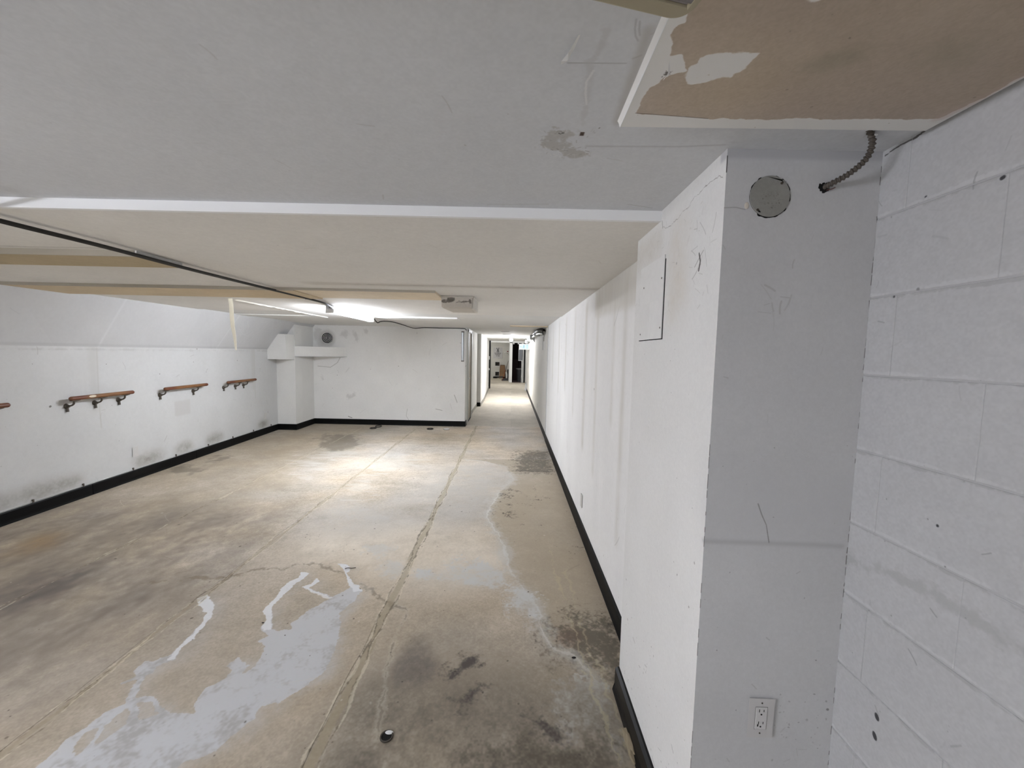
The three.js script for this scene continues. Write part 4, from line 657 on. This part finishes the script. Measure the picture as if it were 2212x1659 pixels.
{ // boxed projection under the ceiling with peeling paint
  const t = thing('ceiling_box', 'white plaster-covered box under the ceiling with peeling grey patches', 'ceiling box', [-0.507, C2, -3.82]);
  const sh = new Sheet(-0.2, 0.2, -0.15, 0.05, 1200, [206, 200, 190], 1101); sh.mottle([[0.08, 0.04, 5], [0.01, 0.01, 3]], 1); const n = sh.noise([[0.02, 0.02, 0.5], [0.006, 0.006, 0.4]], 2);
  for (const [x, y, w, h] of [[-0.09, -0.045, 0.06, 0.016], [-0.05, -0.03, 0.03, 0.02], [0.05, -0.05, 0.06, 0.007], [0.12, -0.04, 0.012, 0.02]]) sh.lay(sh.mask((g) => { g.beginPath(); g.ellipse(x, y, w, h, 0.1, 0, 7); g.fill(); }, 0.004), [112, 106, 98], { a: 0.85, edge: 0.8, soft: 0.35, n });
  sh.line([[-0.15, 0], [-0.05, 0.004], [0.1, 0]], 0.004, [100, 92, 84], 0.7, { edge: 0.6, soft: 0.4, n });
  const m = sheetMat(sh);
  mesh('body', solid([[-0.137, -0.098, 0.2], [0.137, -0.098, 0.2], [0.142, -0.104, 0.0], [0.137, -0.108, -0.2], [-0.09, -0.108, -0.2], [-0.137, -0.1, 0.1]].reverse(), [[-0.14, 0, 0.204], [0.14, 0, 0.204], [0.15, 0, 0], [0.14, 0, -0.2], [-0.1, 0, -0.2], [-0.14, 0, 0.1]].reverse(), F(sh, (p, nn) => (Math.abs(nn[2]) > 0.6 * Math.hypot(...nn) ? [p[0], p[1]] : [p[2] * 0.6, p[1] * 0.1 - 0.12]))), m, t);
  mesh('plaster_edge', rbox(0.132, 0.16, -0.112, -0.001, -0.17, 0.19, 0.006), tileMat([220, 215, 206], 5, 52), t);
  mesh('plaster_edge', rbox(-0.152, 0.15, -0.012, -0.0005, 0.198, 0.214, 0.004), tileMat([220, 215, 206], 5, 53), t);
}
{ // joint tape peeled off the ceiling, hanging down
  const ribbon = (P, W, tw) => { const v = []; const L = P.map((p, i) => { const a = tw[i], w = W[i] / 2; return [[p[0] - Math.cos(a) * w, p[1], p[2] - Math.sin(a) * w], [p[0] + Math.cos(a) * w, p[1], p[2] + Math.sin(a) * w]]; }); for (let i = 0; i < L.length - 1; i++) { const [a, b] = L[i], [c, d] = L[i + 1], o = 0.0012; v.push(...a, ...b, ...d, ...a, ...d, ...c); const k = (p) => [p[0], p[1], p[2] - o]; v.push(...k(a), ...k(d), ...k(b), ...k(a), ...k(c), ...k(d)); v.push(...a, ...c, ...k(c), ...a, ...k(c), ...k(a), ...b, ...k(b), ...k(d), ...b, ...k(d), ...d); } const g = new THREE.BufferGeometry(); g.setAttribute('position', new THREE.Float32BufferAttribute(v, 3)); g.computeVertexNormals(); return g; };
  const t = thing('hanging_tape', 'loose strip of white joint tape hanging straight down from the ceiling', 'tape', [-2.905, C2, -4.144]);
  mesh('strip', ribbon([[-0.012, 0, 0], [-0.004, -0.06, 0], [0.002, -0.16, 0.005], [0.008, -0.28, 0.004], [0.02, -0.38, 0], [0.024, -0.46, -0.004], [0.032, -0.53, 0]], [0.045, 0.042, 0.038, 0.034, 0.028, 0.022, 0.016], [0.0, -0.1, -0.3, -0.5, -0.6, -0.5, -0.3]), new THREE.MeshPhysicalMaterial({ color: 0xfffcf2, roughness: 1, transmission: 0.5, thickness: 0 }), t);
  const k = thing('peeling_tape', 'long white strip of joint tape curling off the ceiling beside the strip light', 'tape', [-2.9, C2, -4.2]);
  const v = []; const n = 30; for (let i = 0; i < n; i++) { const za = -i * 0.063, zb = -(i + 1) * 0.063, d = (j) => 0.004 + 0.01 * hash(j, 4, 4), w = (j) => 0.012 + 0.01 * hash(j, 9, 2); v.push(-w(i), -d(i), za, w(i), -0.001, za, w(i + 1), -0.001, zb, -w(i), -d(i), za, w(i + 1), -0.001, zb, -w(i + 1), -d(i + 1), zb); }
  const g = new THREE.BufferGeometry(); g.setAttribute('position', new THREE.Float32BufferAttribute(v, 3)); g.computeVertexNormals(); mesh('strip', g, std({ color: 0xf0ece0, roughness: 0.9 }), k);
}
// ───────── left wall: wooden rails, trailing wire ─────────
const railWood = (() => { const sh = new Sheet(-0.1, 0.1, -0.5, 0.5, 600, [128, 88, 52], 1201); sh.mottle([[0.02, 0.3, 14], [0.006, 0.12, 12], [0.1, 0.1, 8]], 1, [1, 0.9, 0.7]); sh.specks(20, 0.005, [62, 40, 24], 0.6, 3); sh.lay(sh.mask((g) => { g.fillRect(-0.1, 0.28, 0.2, 0.2); g.fillRect(-0.1, -0.5, 0.2, 0.12); }, 0.05), [92, 44, 30], { a: 0.7 }); return { sh, m: sheetMat(sh, { roughness: 0.45 }) }; })();
function wallRail(label, z0, z1, brackets, patch) {   // z0 nearer the camera
  const zm = (z0 + z1) / 2, L = z0 - z1, yb = 1.052 + (zm + 5.5) * 0.004;
  const t = thing('wall_rail', label, 'handrail', [wx(zm), yb, zm], Math.atan(0.0368), 'wooden rails along the left wall');
  const s = new THREE.CapsuleGeometry(0.021, L - 0.042, 8, 18).rotateX(Math.PI / 2).translate(0.078, 0, 0);
  mesh('rail', mapUV(s, F(railWood.sh, (p) => [(p[1] + p[0] - 0.078) * 1.5, p[2] * 0.98 / L])), railWood.m, t);
  for (const f of brackets) { const z = L / 2 - f * L; const b = mesh('bracket', join([mapUV(tube([[0.012, -0.075, z], [0.05, -0.072, z], [0.074, -0.055, z], [0.078, -0.02, z]], 0.0085, 16, 8)), mapUV(tube([[0.078, -0.03, z], [0.078, -0.026, z - 0.03], [0.078, -0.02, z - 0.062]], 0.005, 10, 6)), mapUV(rbox(0.062, 0.094, -0.026, -0.018, z - 0.03, z + 0.03, 0.003)), mapUV(cyl(0.013, 0.022, 0.03, 16).rotateZ(-Math.PI / 2).translate(0.015, -0.08, z))]), M.darkMetal, t);
    mesh('wall_flange', join([mapUV(new THREE.CylinderGeometry(0.02, 0.027, 0.012, 18).rotateZ(-Math.PI / 2).translate(0.006, -0.08, z)), mapUV(cyl(0.008, 0.012, 0.05, 12).translate(0.012, -0.11, z))]), M.darkMetal, b); }
  if (patch) mesh('bare_patch', new THREE.IcosahedronGeometry(0.03, 2).scale(0.2, 0.42, 1.3).translate(0.097, 0.004, L / 2 - 0.3 * L), std({ color: 0xd9cdb8 }), t);
  return t;
}
wallRail('wooden wall rail cut off by the picture edge, first along the left wall', -2.72, -3.42, [0.1, 0.5, 0.85]);
wallRail('wooden wall rail with a bare white patch and three brackets', -3.9, -4.6, [0.06, 0.46, 0.84], true);
wallRail('wooden wall rail with only two brackets, between the other rails', -5.02, -5.78, [0.03, 0.76]);
wallRail('wooden wall rail with three brackets, nearest the corner column', -6.2, -6.95, [0.03, 0.4, 0.68]);
{
  const t = thing('wall_wire', 'thin grey wire clipped along the wall just above the black baseboard', 'wire', [0, 0, 0]);
  const pts = []; for (let z = -1.4; z > -7.74; z -= 0.12) pts.push([wx(z) + 0.007, 0.127 + 0.006 * (hash(Math.round(z * 50), 1, 2) - 0.5), z]);
  mesh('wire', tube(pts, 0.0035, 150, 6), M.paintGrey, t);
  for (const z of [-3.6, -4.05, -4.62, -5.25, -5.85, -6.4, -6.95, -7.5]) mesh('clip', rbox(wx(z), wx(z) + 0.014, 0.12, 0.15, z - 0.007, z + 0.007, 0.003), M.darkMetal, t);
}
// ───────── back wall ─────────
{
  const t = thing('round_vent', 'round air vent of concentric white rings high on the back wall', 'vent', [-3.927, 1.841, -8.47]);
  mesh('duct_hole', cyl(0.115, 0.115, 0.004, 40).rotateX(Math.PI / 2).translate(0, 0, 0.002), M.gap, t);
  [0.11, 0.083, 0.056, 0.03].forEach((r, i) => mesh('ring', new THREE.LatheGeometry([[r - 0.004, 0], [r + 0.003, 0.001], [r + 0.0035, 0.006], [r, 0.009], [r - 0.0035, 0.007], [r - 0.004, 0]].map(([a, b]) => new THREE.Vector2(a, b)), 40).rotateX(Math.PI / 2).translate(0, 0, 0.006 + 0.004 * (3 - i)), M.white, t));
  mesh('center_disc', new THREE.SphereGeometry(0.01, 16, 10).scale(1, 1, 0.5).translate(0, 0, 0.018), M.white, t);
  const s = thing('corner_shelf', 'white triangular box shelf across the corner below the round vent', 'shelf', [-4.23, 1.457, -8.47]);
  mesh('shelf_box', prism([[0.0, 0.72], [0.704, 0.0], [0.0, 0.0]], 0, 0.19), M.paint, s); mesh('shelf_lip', prism([[-0.003, 0.735], [0.715, 0.0], [0.69, 0.0], [-0.003, 0.705]], -0.008, 0.004), M.paintGrey, s);
  const b = thing('metal_bar', 'shiny vertical metal bar on the right end of the back wall', 'bar', [-1.05, 1.72, -8.47]);
  mesh('bar', mapUV(new THREE.CapsuleGeometry(0.027, 0.58, 6, 16).scale(1, 1, 0.5).translate(0, 0, 0.012)), M.steel, b); for (const y of [0.309, -0.309]) mesh('end_cap', rbox(-0.03, 0.03, y - 0.009, y + 0.009, 0, 0.03, 0.004), M.darkMetal, b);
}
// ───────── on the floor ─────────
{
  const ring = (label, x, z, y, a) => { const m = mesh('rubber_ring', new THREE.TorusGeometry(0.06, 0.009, 10, 36).rotateX(Math.PI / 2 + a), M.blackRubber); m.position.set(x, 0.009 + y, z); return tag(m, label, 'ring', 'black rings on the floor by the back wall'); };
  ring('black ring on the floor, underneath the other of the overlapping pair', -2.82, -8.05, 0, 0); ring('black ring on the floor, leaning on the other of the overlapping pair', -2.76, -8.2, 0.012, 0.12); ring('single thin black ring on the floor between the pair and a white disc', -1.66, -8.1, 0, 0);
  const d = thing('white_disc', 'small white disc lying on the floor by the back wall', 'disc', [-1.32, 0, -8.1]); mesh('disc', cyl(0.055, 0.06, 0.014, 28).translate(0, 0.007, 0), M.white, d); mesh('rim', new THREE.TorusGeometry(0.062, 0.005, 8, 32).rotateX(Math.PI / 2).translate(0, 0.005, 0), std({ color: 0x9c9284 }), d);
  const p = thing('floor_pipe', 'dark pipe stub with a white broken cap sunk in the floor', 'pipe', [-0.488, 0, -1.53]);
  mesh('hole', cyl(0.026, 0.026, 0.002, 24).translate(0, 0.0015, 0), M.gap, p); mesh('pipe_rim', new THREE.TorusGeometry(0.024, 0.0035, 8, 28).rotateX(Math.PI / 2).translate(0, 0.003, 0), std({ color: 0x4a443c }), p); mesh('cap', new THREE.SphereGeometry(0.016, 14, 8, 0, 6.3, 0, 1.4).scale(1.1, 0.5, 0.55).translate(0.006, 0.002, -0.016), M.white, p);
  const tw = mesh('twig', tube([[0, 0, 0], [0.02, 0.004, -0.004], [0.045, 0.003, -0.002], [0.075, 0.002, -0.012]], 0.0028, 14, 6), std({ color: 0x3a3026 })); tw.position.set(-1.19, 0.003, -2.79); tag(tw, 'thin dark twig on the floor beside the tip of the white spill', 'twig');
  const ch = (label, x, z, s, c) => { const m = mesh('floor_chip', new THREE.IcosahedronGeometry(s, 1).scale(1.5, 0.4, 0.8), std({ color: c })); m.position.set(x, s * 0.35, z); m.rotation.y = x * 9; return tag(m, label, 'chip'); };
  ch('dark wood chip on the rough concrete near the pillar foot', 0.36, -1.98, 0.008, 0x1c1613); ch('dark crumb on the floor at the crook of the white spill', -1.42, -2.2, 0.006, 0x2c2620); ch('pale plaster crumb by the foot of the back wall, near the corridor', -1.24, -8.41, 0.014, 0xded8ca);
  // broken concrete edge against the pillar's baseboard
  const bm = M.concrete, e = thing('broken_mortar', 'crumbled lump of mortar at the foot of the pillar baseboard', 'mortar', [0.53, 0, -1.52]);
  mesh('lump', (() => { const g = new THREE.IcosahedronGeometry(0.07, 3).scale(0.45, 0.32, 1.2), P = g.attributes.position; for (let i = 0; i < P.count; i++) { const k = 1 + 0.35 * (hash(Math.round(P.getX(i) * 300), Math.round(P.getZ(i) * 200), 5) - 0.5); P.setXYZ(i, P.getX(i) * k, Math.max(-0.001, P.getY(i) * k), P.getZ(i) * k); } g.computeVertexNormals(); return mapUV(g); })(), std({ color: 0x8d8069 }), e);
}
// ───────── corridor fittings ─────────
{
  const t = thing('pipe_bundle', 'bundle of black and silver wrapped pipes along the top of the corridor right wall', 'pipes', [0.575, 2.07, -8]);
  mesh('black_pipe', tube([[0.045, -0.02, 0.12], [0.02, 0.0, 0.05], [-0.03, 0.01, -0.2], [-0.035, 0.02, -1.2], [-0.03, 0.03, -2.2]], 0.034, 40, 10), M.blackRubber, t);
  mesh('silver_pipe', tube([[0.05, -0.07, 0.0], [0.01, -0.05, -0.2], [-0.02, -0.03, -1.0], [-0.005, -0.01, -2.2], [0.0, 0.0, -4.2], [0.005, 0.0, -7.5], [0.005, -0.01, -9.5]], 0.026, 70, 10), M.steel, t);
  mesh('grey_pipe', tube([[0.03, 0.03, -2.0], [0.02, 0.02, -4.0], [0.02, 0.03, -6.5], [0.0, 0.02, -9.55]], 0.03, 50, 10), M.darkMetal, t);
  mesh('loose_wire', tube([[0.045, -0.02, 0.12], [0.05, -0.09, 0.1], [0.052, -0.16, 0.06], [0.05, -0.22, 0.08]], 0.008, 20, 6), std({ color: 0xa8a49c }), t);
  for (const z of [-1.2, -3.4, -5.6, -7.8]) mesh('strap', rbox(-0.075, 0.062, -0.065, 0.07, z - 0.015, z + 0.015, 0.004), M.steel, t);
  const s = thing('wall_slot', 'tall dark slot in the right corridor wall, below the pipes', 'slot', [0.662, 1.82, -8.6]);
  mesh('slot', box(-0.003, 0.002, -0.135, 0.135, -0.03, 0.03), std({ color: 0x6a655d }), s); mesh('slot_rim', join([box(-0.006, 0.001, -0.14, 0.14, 0.03, 0.045), box(-0.006, 0.001, -0.14, 0.14, -0.045, -0.03)]), M.paintGrey, s);
  const b = thing('wall_bracket', 'small grey triangular bracket high on the right corridor wall', 'bracket', [0.662, 2.03, -11.8]); mesh('bracket', solid([[-0.09, 0.02, -0.04], [0, 0.02, -0.04], [0, -0.09, 0], [-0.01, -0.09, 0]], [[-0.09, 0.02, 0.04], [0, 0.02, 0.04], [0, -0.09, 0.02], [-0.01, -0.09, 0.02]]), M.steel, b); mesh('bracket_plate', box(-0.006, 0.0, -0.1, 0.04, -0.05, 0.05), M.steel, b);
  const vent = (label, x0, x1, z) => { const v = thing('ceiling_slot', label, 'vent', [(x0 + x1) / 2, CC, z]); const w = (x1 - x0) / 2; mesh('opening', box(-w, w, -0.004, 0.002, -0.05, 0.05), std({ color: 0x4a443e }), v); mesh('trim_edge', join([box(-w - 0.01, w + 0.01, -0.008, 0.001, 0.05, 0.07), box(-w - 0.01, w + 0.01, -0.008, 0.001, -0.07, -0.05)]), M.white, v); };
  vent('narrow dark slot in the corridor ceiling, nearer the big room', -0.29, -0.09, -10.3); vent('narrow dark slot in the corridor ceiling, just in front of the globe lamp', -0.26, -0.06, -11.6);
  // lit exit sign: pale panel with a faint running figure
  const x = thing('exit_sign', 'lit pale blue-white exit sign jutting from the right corridor wall', 'sign', [0.44, 1.85, -15]);
  mesh('case', rbox(-0.18, 0.2, -0.105, 0.105, -0.03, 0.03, 0.006), M.whitePlastic, x);
  const sg = new Sheet(-0.17, 0.17, -0.095, 0.095, 900, [214, 240, 250], 1301);
  const dr = (g) => { g.lineWidth = 0.016; const L = (...q) => { g.beginPath(); q.forEach(([a, b], i) => (i ? g.lineTo(a, b) : g.moveTo(a, b))); g.stroke(); }; g.beginPath(); g.arc(0.005, 0.058, 0.014, 0, 7); g.fill(); L([0.0, 0.035], [-0.012, -0.01], [-0.04, -0.05]); L([-0.012, -0.01], [0.018, -0.035], [0.012, -0.062]); L([0.0, 0.03], [0.03, 0.01]); L([0.0, 0.03], [-0.035, 0.02]); };
  sg.lay(sg.mask(dr), [96, 150, 172], { a: 0.9 }); sg.lay(sg.mask((g) => { g.fillRect(0.1, -0.07, 0.012, 0.14); g.fillRect(0.14, -0.07, 0.012, 0.14); g.fillRect(0.1, 0.06, 0.05, 0.012); g.beginPath(); g.moveTo(-0.14, 0); g.lineTo(-0.1, 0.035); g.lineTo(-0.1, -0.035); g.fill(); }), [112, 168, 190], { a: 0.85 });
  const st = sg.texture(); const face = mesh('lit_face', box(-0.17, 0.17, -0.095, 0.095, 0.03, 0.033, F(sg, (p) => [p[0], p[1]])), new THREE.MeshStandardMaterial({ color: 0x222222, emissive: 0xffffff, emissiveMap: st, emissiveIntensity: 0.135 }), x);
  const l = new THREE.RectAreaLight(0xd6f0fa, 0.13, 0.34, 0.19); l.name = 'sign_light'; l.position.set(0, 0, 0.036); x.add(l); x.updateMatrixWorld(true); l.lookAt(0.44, 1.85, 0);
  mesh('wall_arm', rbox(0.19, 0.222, -0.05, 0.14, -0.025, 0.025, 0.004), M.white, x);
  const eb = thing('electrical_box', 'grey metal electrical box in the dark doorway, below the exit sign', 'electrical box', [0.47, 1.22, -21.63]);
  mesh('case', rbox(-0.1, 0.1, 0, 0.62, -0.06, 0.03, 0.008), std({ color: 0x63666a, roughness: 0.5 }), eb); mesh('cover_edge', rbox(-0.115, -0.1, -0.02, 0.62, -0.03, 0.035, 0.003), M.steel, eb); mesh('bottom_lip', rbox(-0.12, 0.12, -0.025, 0.0, -0.06, 0.04, 0.004), M.steel, eb); mesh('conduit', cyl(0.018, 0.018, 1.22, 14).translate(0.07, -0.62, -0.01), M.white, eb);
  const w = thing('pipe_cover', 'white angled pipe cover with a grey top at the foot of the right wall', 'pipe cover', [0.66, 0, -17.3]);
  mesh('body', solid([[-0.09, 0, 0.25], [0, 0, 0.25], [0, 0, -0.25], [-0.09, 0, -0.25]].reverse(), [[-0.05, 0.2, 0.25], [0, 0.22, 0.25], [0, 0.22, -0.25], [-0.05, 0.2, -0.25]].reverse()), M.white, w); mesh('top', solid([[-0.055, 0.19, -0.1], [0, 0.21, -0.1], [0, 0.21, -0.3], [-0.055, 0.19, -0.3]].reverse(), [[-0.05, 0.26, -0.1], [0, 0.34, -0.1], [0, 0.34, -0.3], [-0.05, 0.26, -0.3]].reverse()), M.steel, w);
}
// ───────── far room ─────────
{
  const Z = -25.2;
  const s = thing('paper_sign', 'grey paper sign with a black scissors symbol and three lines of blurred print', 'sign', [-0.9, 1.6, Z]);
  const p = new Sheet(-0.29, 0.29, -0.34, 0.34, 700, [186, 185, 186], 1401);
  p.lay(p.mask((g) => { g.lineWidth = 0.032; const C = (a, b, c) => { g.beginPath(); g.moveTo(...a); g.quadraticCurveTo(...b, ...c); g.stroke(); }; C([-0.075, 0.3], [-0.05, 0.24], [0.03, 0.14]); C([0.06, 0.31], [0.06, 0.25], [-0.03, 0.14]); g.lineWidth = 0.02; g.beginPath(); g.ellipse(0.045, 0.09, 0.02, 0.05, 0.1, 0, 7); g.stroke(); g.beginPath(); g.ellipse(-0.035, 0.09, 0.02, 0.05, -0.1, 0, 7); g.stroke(); }, 0.002), [10, 10, 10], { a: 1 });
  const q = rng(5); for (const [y, w] of [[-0.02, 0.2], [-0.1, 0.17], [-0.19, 0.11]]) p.lay(p.mask((g) => { for (let x = -w; x < w; x += 0.034) { const k = q(); g.fillRect(x, y - 0.022, 0.009, 0.044); if (k > 0.3) g.fillRect(x + 0.017, y - 0.022, 0.008, 0.044); if (k > 0.5) g.fillRect(x, y + 0.012, 0.024, 0.01); if (k < 0.6) g.fillRect(x, y - 0.006, 0.022, 0.01); } }, 0.003), [16, 16, 16], { a: 1 });
  mesh('sheet', box(-0.29, 0.29, -0.34, 0.34, 0, 0.003, F(p, (v) => [v[0], v[1]])), sheetMat(p), s); mesh('torn_corner', box(-0.02, 0.31, -0.35, 0.02, -0.0005, 0.0028), std({ color: 0xa5a29e }), s);
  const hatch = (label, x0, x1, y0, y1) => { const t = thing('wall_hatch', label, 'hatch', [(x0 + x1) / 2, (y0 + y1) / 2, Z]); const w = (x1 - x0) / 2, h = (y1 - y0) / 2; mesh('opening', box(-w, w, -h, h, 0, 0.012), std({ color: 0x14100f }), t); mesh('frame', join([box(-w - 0.03, w + 0.03, h, h + 0.03, 0, 0.03), box(-w - 0.03, w + 0.03, -h - 0.03, -h, 0, 0.03), box(-w - 0.03, -w, -h, h, 0, 0.03), box(w, w + 0.03, -h, h, 0, 0.03)]), M.paintGrey, t); mesh('grille_bar', box(w * 0.3, w * 0.6, -h * 0.8, h * 0.1, 0.012, 0.016), std({ color: 0x4a423a }), t); };
  hatch('upper of two small square dark hatches in the far wall', -1.05, -0.78, 0.79, 1.02); hatch('lower of two small square dark hatches in the far wall', -1.04, -0.8, 0.16, 0.4);
  const pl = thing('floor_plank', 'black plank lying along the foot of the far wall', 'plank', [-0.76, 0, -25.08]); mesh('plank', rbox(-0.4, 0.38, 0, 0.105, -0.06, 0.06, 0.006), M.dark, pl);
  const lo = thing('loose_stick', 'pale stick lying in front of the black plank', 'stick', [-0.72, 0.02, -24.8]); mesh('stick', tube([[-0.2, 0, 0.1], [0.02, 0.02, 0.0], [0.16, 0.03, -0.06]], 0.02, 14, 8), std({ color: 0xc8c0b0 }), lo);
  const c = thing('wooden_chair', 'brown wooden chair with a tall padded back against the far wall', 'chair', [-0.585, 0, -24.9]), br = std({ color: 0x6a4a30, roughness: 0.6 }), pad = std({ color: 0x84684c, roughness: 0.85 });
  mesh('backrest', solid([[-0.15, 0.36, -0.13], [0.15, 0.36, -0.13], [0.15, 0.36, -0.17], [-0.15, 0.36, -0.17]].reverse(), [[-0.12, 0.82, -0.18], [0.12, 0.82, -0.18], [0.12, 0.82, -0.22], [-0.12, 0.82, -0.22]].reverse()), pad, c);
  for (const sx of [-1, 1]) { mesh('back_post', tube([[sx * 0.165, 0.0, -0.12], [sx * 0.165, 0.4, -0.15], [sx * 0.135, 0.84, -0.2]], 0.018, 14, 8), br, c); mesh('leg', cyl(0.016, 0.014, 0.34, 10).translate(sx * 0.16, 0.17, 0.2), br, c); }
  mesh('top_rail', rbox(-0.14, 0.14, 0.81, 0.85, -0.22, -0.18, 0.01), std({ color: 0x3a2618 }), c); mesh('seat', rbox(-0.18, 0.18, 0.33, 0.38, -0.15, 0.22, 0.015), pad, c); mesh('seat_front', rbox(-0.165, 0.165, 0.16, 0.325, 0.17, 0.21, 0.01), pad, c);
  const sh = thing('wall_shelf', 'small white wall shelf on a bracket in the far room', 'shelf', [-0.17, 1.64, -24.6]); mesh('board', rbox(-0.32, 0, 0, 0.025, -0.2, 0.1, 0.003), M.white, sh); mesh('bracket', tube([[-0.22, 0, -0.05], [-0.08, -0.08, -0.05], [-0.004, -0.18, -0.05]], 0.008, 14, 6), M.darkMetal, sh);
  const jar = thing('red_jar', 'little red jar on the white wall shelf', 'jar', [-0.27, 1.665, -24.62]); mesh('body', cyl(0.045, 0.04, 0.07, 16).translate(0, 0.035, 0), std({ color: 0x6b2226 }), jar); mesh('lid', cyl(0.046, 0.046, 0.025, 16).translate(0, 0.083, 0), M.white, jar);
  const v = thing('vacuum_cleaner', 'upright vacuum cleaner with a black head and white body, its handle leaning right', 'vacuum cleaner', [-0.36, 0, -23.1]), blk = std({ color: 0x0e0c0d, roughness: 0.5 });
  mesh('head', solid([[-0.2, 0, 0.14], [0.2, 0, 0.14], [0.2, 0, -0.1], [-0.2, 0, -0.1]].reverse(), [[-0.16, 0.1, 0.1], [0.19, 0.16, 0.08], [0.19, 0.16, -0.08], [-0.16, 0.1, -0.08]].reverse()), blk, v);
  mesh('body', tube([[0.07, 0.1, 0], [0.08, 0.3, 0.0], [0.05, 0.5, -0.02]], 0.045, 14, 12), M.white, v); mesh('dust_bag', new THREE.CapsuleGeometry(0.05, 0.42, 6, 12).translate(0.15, 0.4, -0.05), blk, v);
  mesh('handle', tube([[0.0, 0.52, -0.02], [0.06, 0.8, -0.02], [0.16, 1.16, -0.02]], 0.014, 14, 8), std({ color: 0x5e5a58 }), v); mesh('cord', tube([[-0.17, 0.04, 0.15], [-0.08, 0.3, 0.05], [-0.06, 0.52, 0], [0.02, 0.62, 0]], 0.01, 18, 6), std({ color: 0x9a4a30 }), v);
  for (const sx of [-1, 1]) mesh('wheel', cyl(0.04, 0.04, 0.04, 14).rotateZ(Math.PI / 2).translate(sx * 0.19, 0.04, 0.13), std({ color: 0x4a2022 }), v);
  const b = thing('trash_bin', 'dark grey bin with a pale bag folded over its rim, in the dark doorway', 'bin', [0.46, 0.004, -22.5]);
  mesh('body', cyl(0.2, 0.16, 0.74, 24).translate(0, 0.37, 0), std({ color: 0x3a3a3c, roughness: 0.5 }), b); mesh('rim', new THREE.TorusGeometry(0.2, 0.015, 8, 28).rotateX(Math.PI / 2).translate(0, 0.74, 0), std({ color: 0x55565a }), b); mesh('bag_fold', new THREE.TorusGeometry(0.205, 0.02, 8, 28, 3.6).rotateX(Math.PI / 2).translate(0, 0.72, 0.0), std({ color: 0xa39d9a, roughness: 0.7 }), b);
  const w2 = thing('stored_boxes', 'dim brown box leaning in the dark store room', 'box', [0.2, 0.004, -24.2]); mesh('carton', rbox(-0.16, 0.16, 0, 1.2, -0.2, 0.2, 0.01), std({ color: 0x4a3836 }), w2); mesh('flap', rbox(-0.17, 0.12, 1.2, 1.22, -0.2, 0.2, 0.004), std({ color: 0x503e3a }), w2);
}
renderer.render(scene, camera);
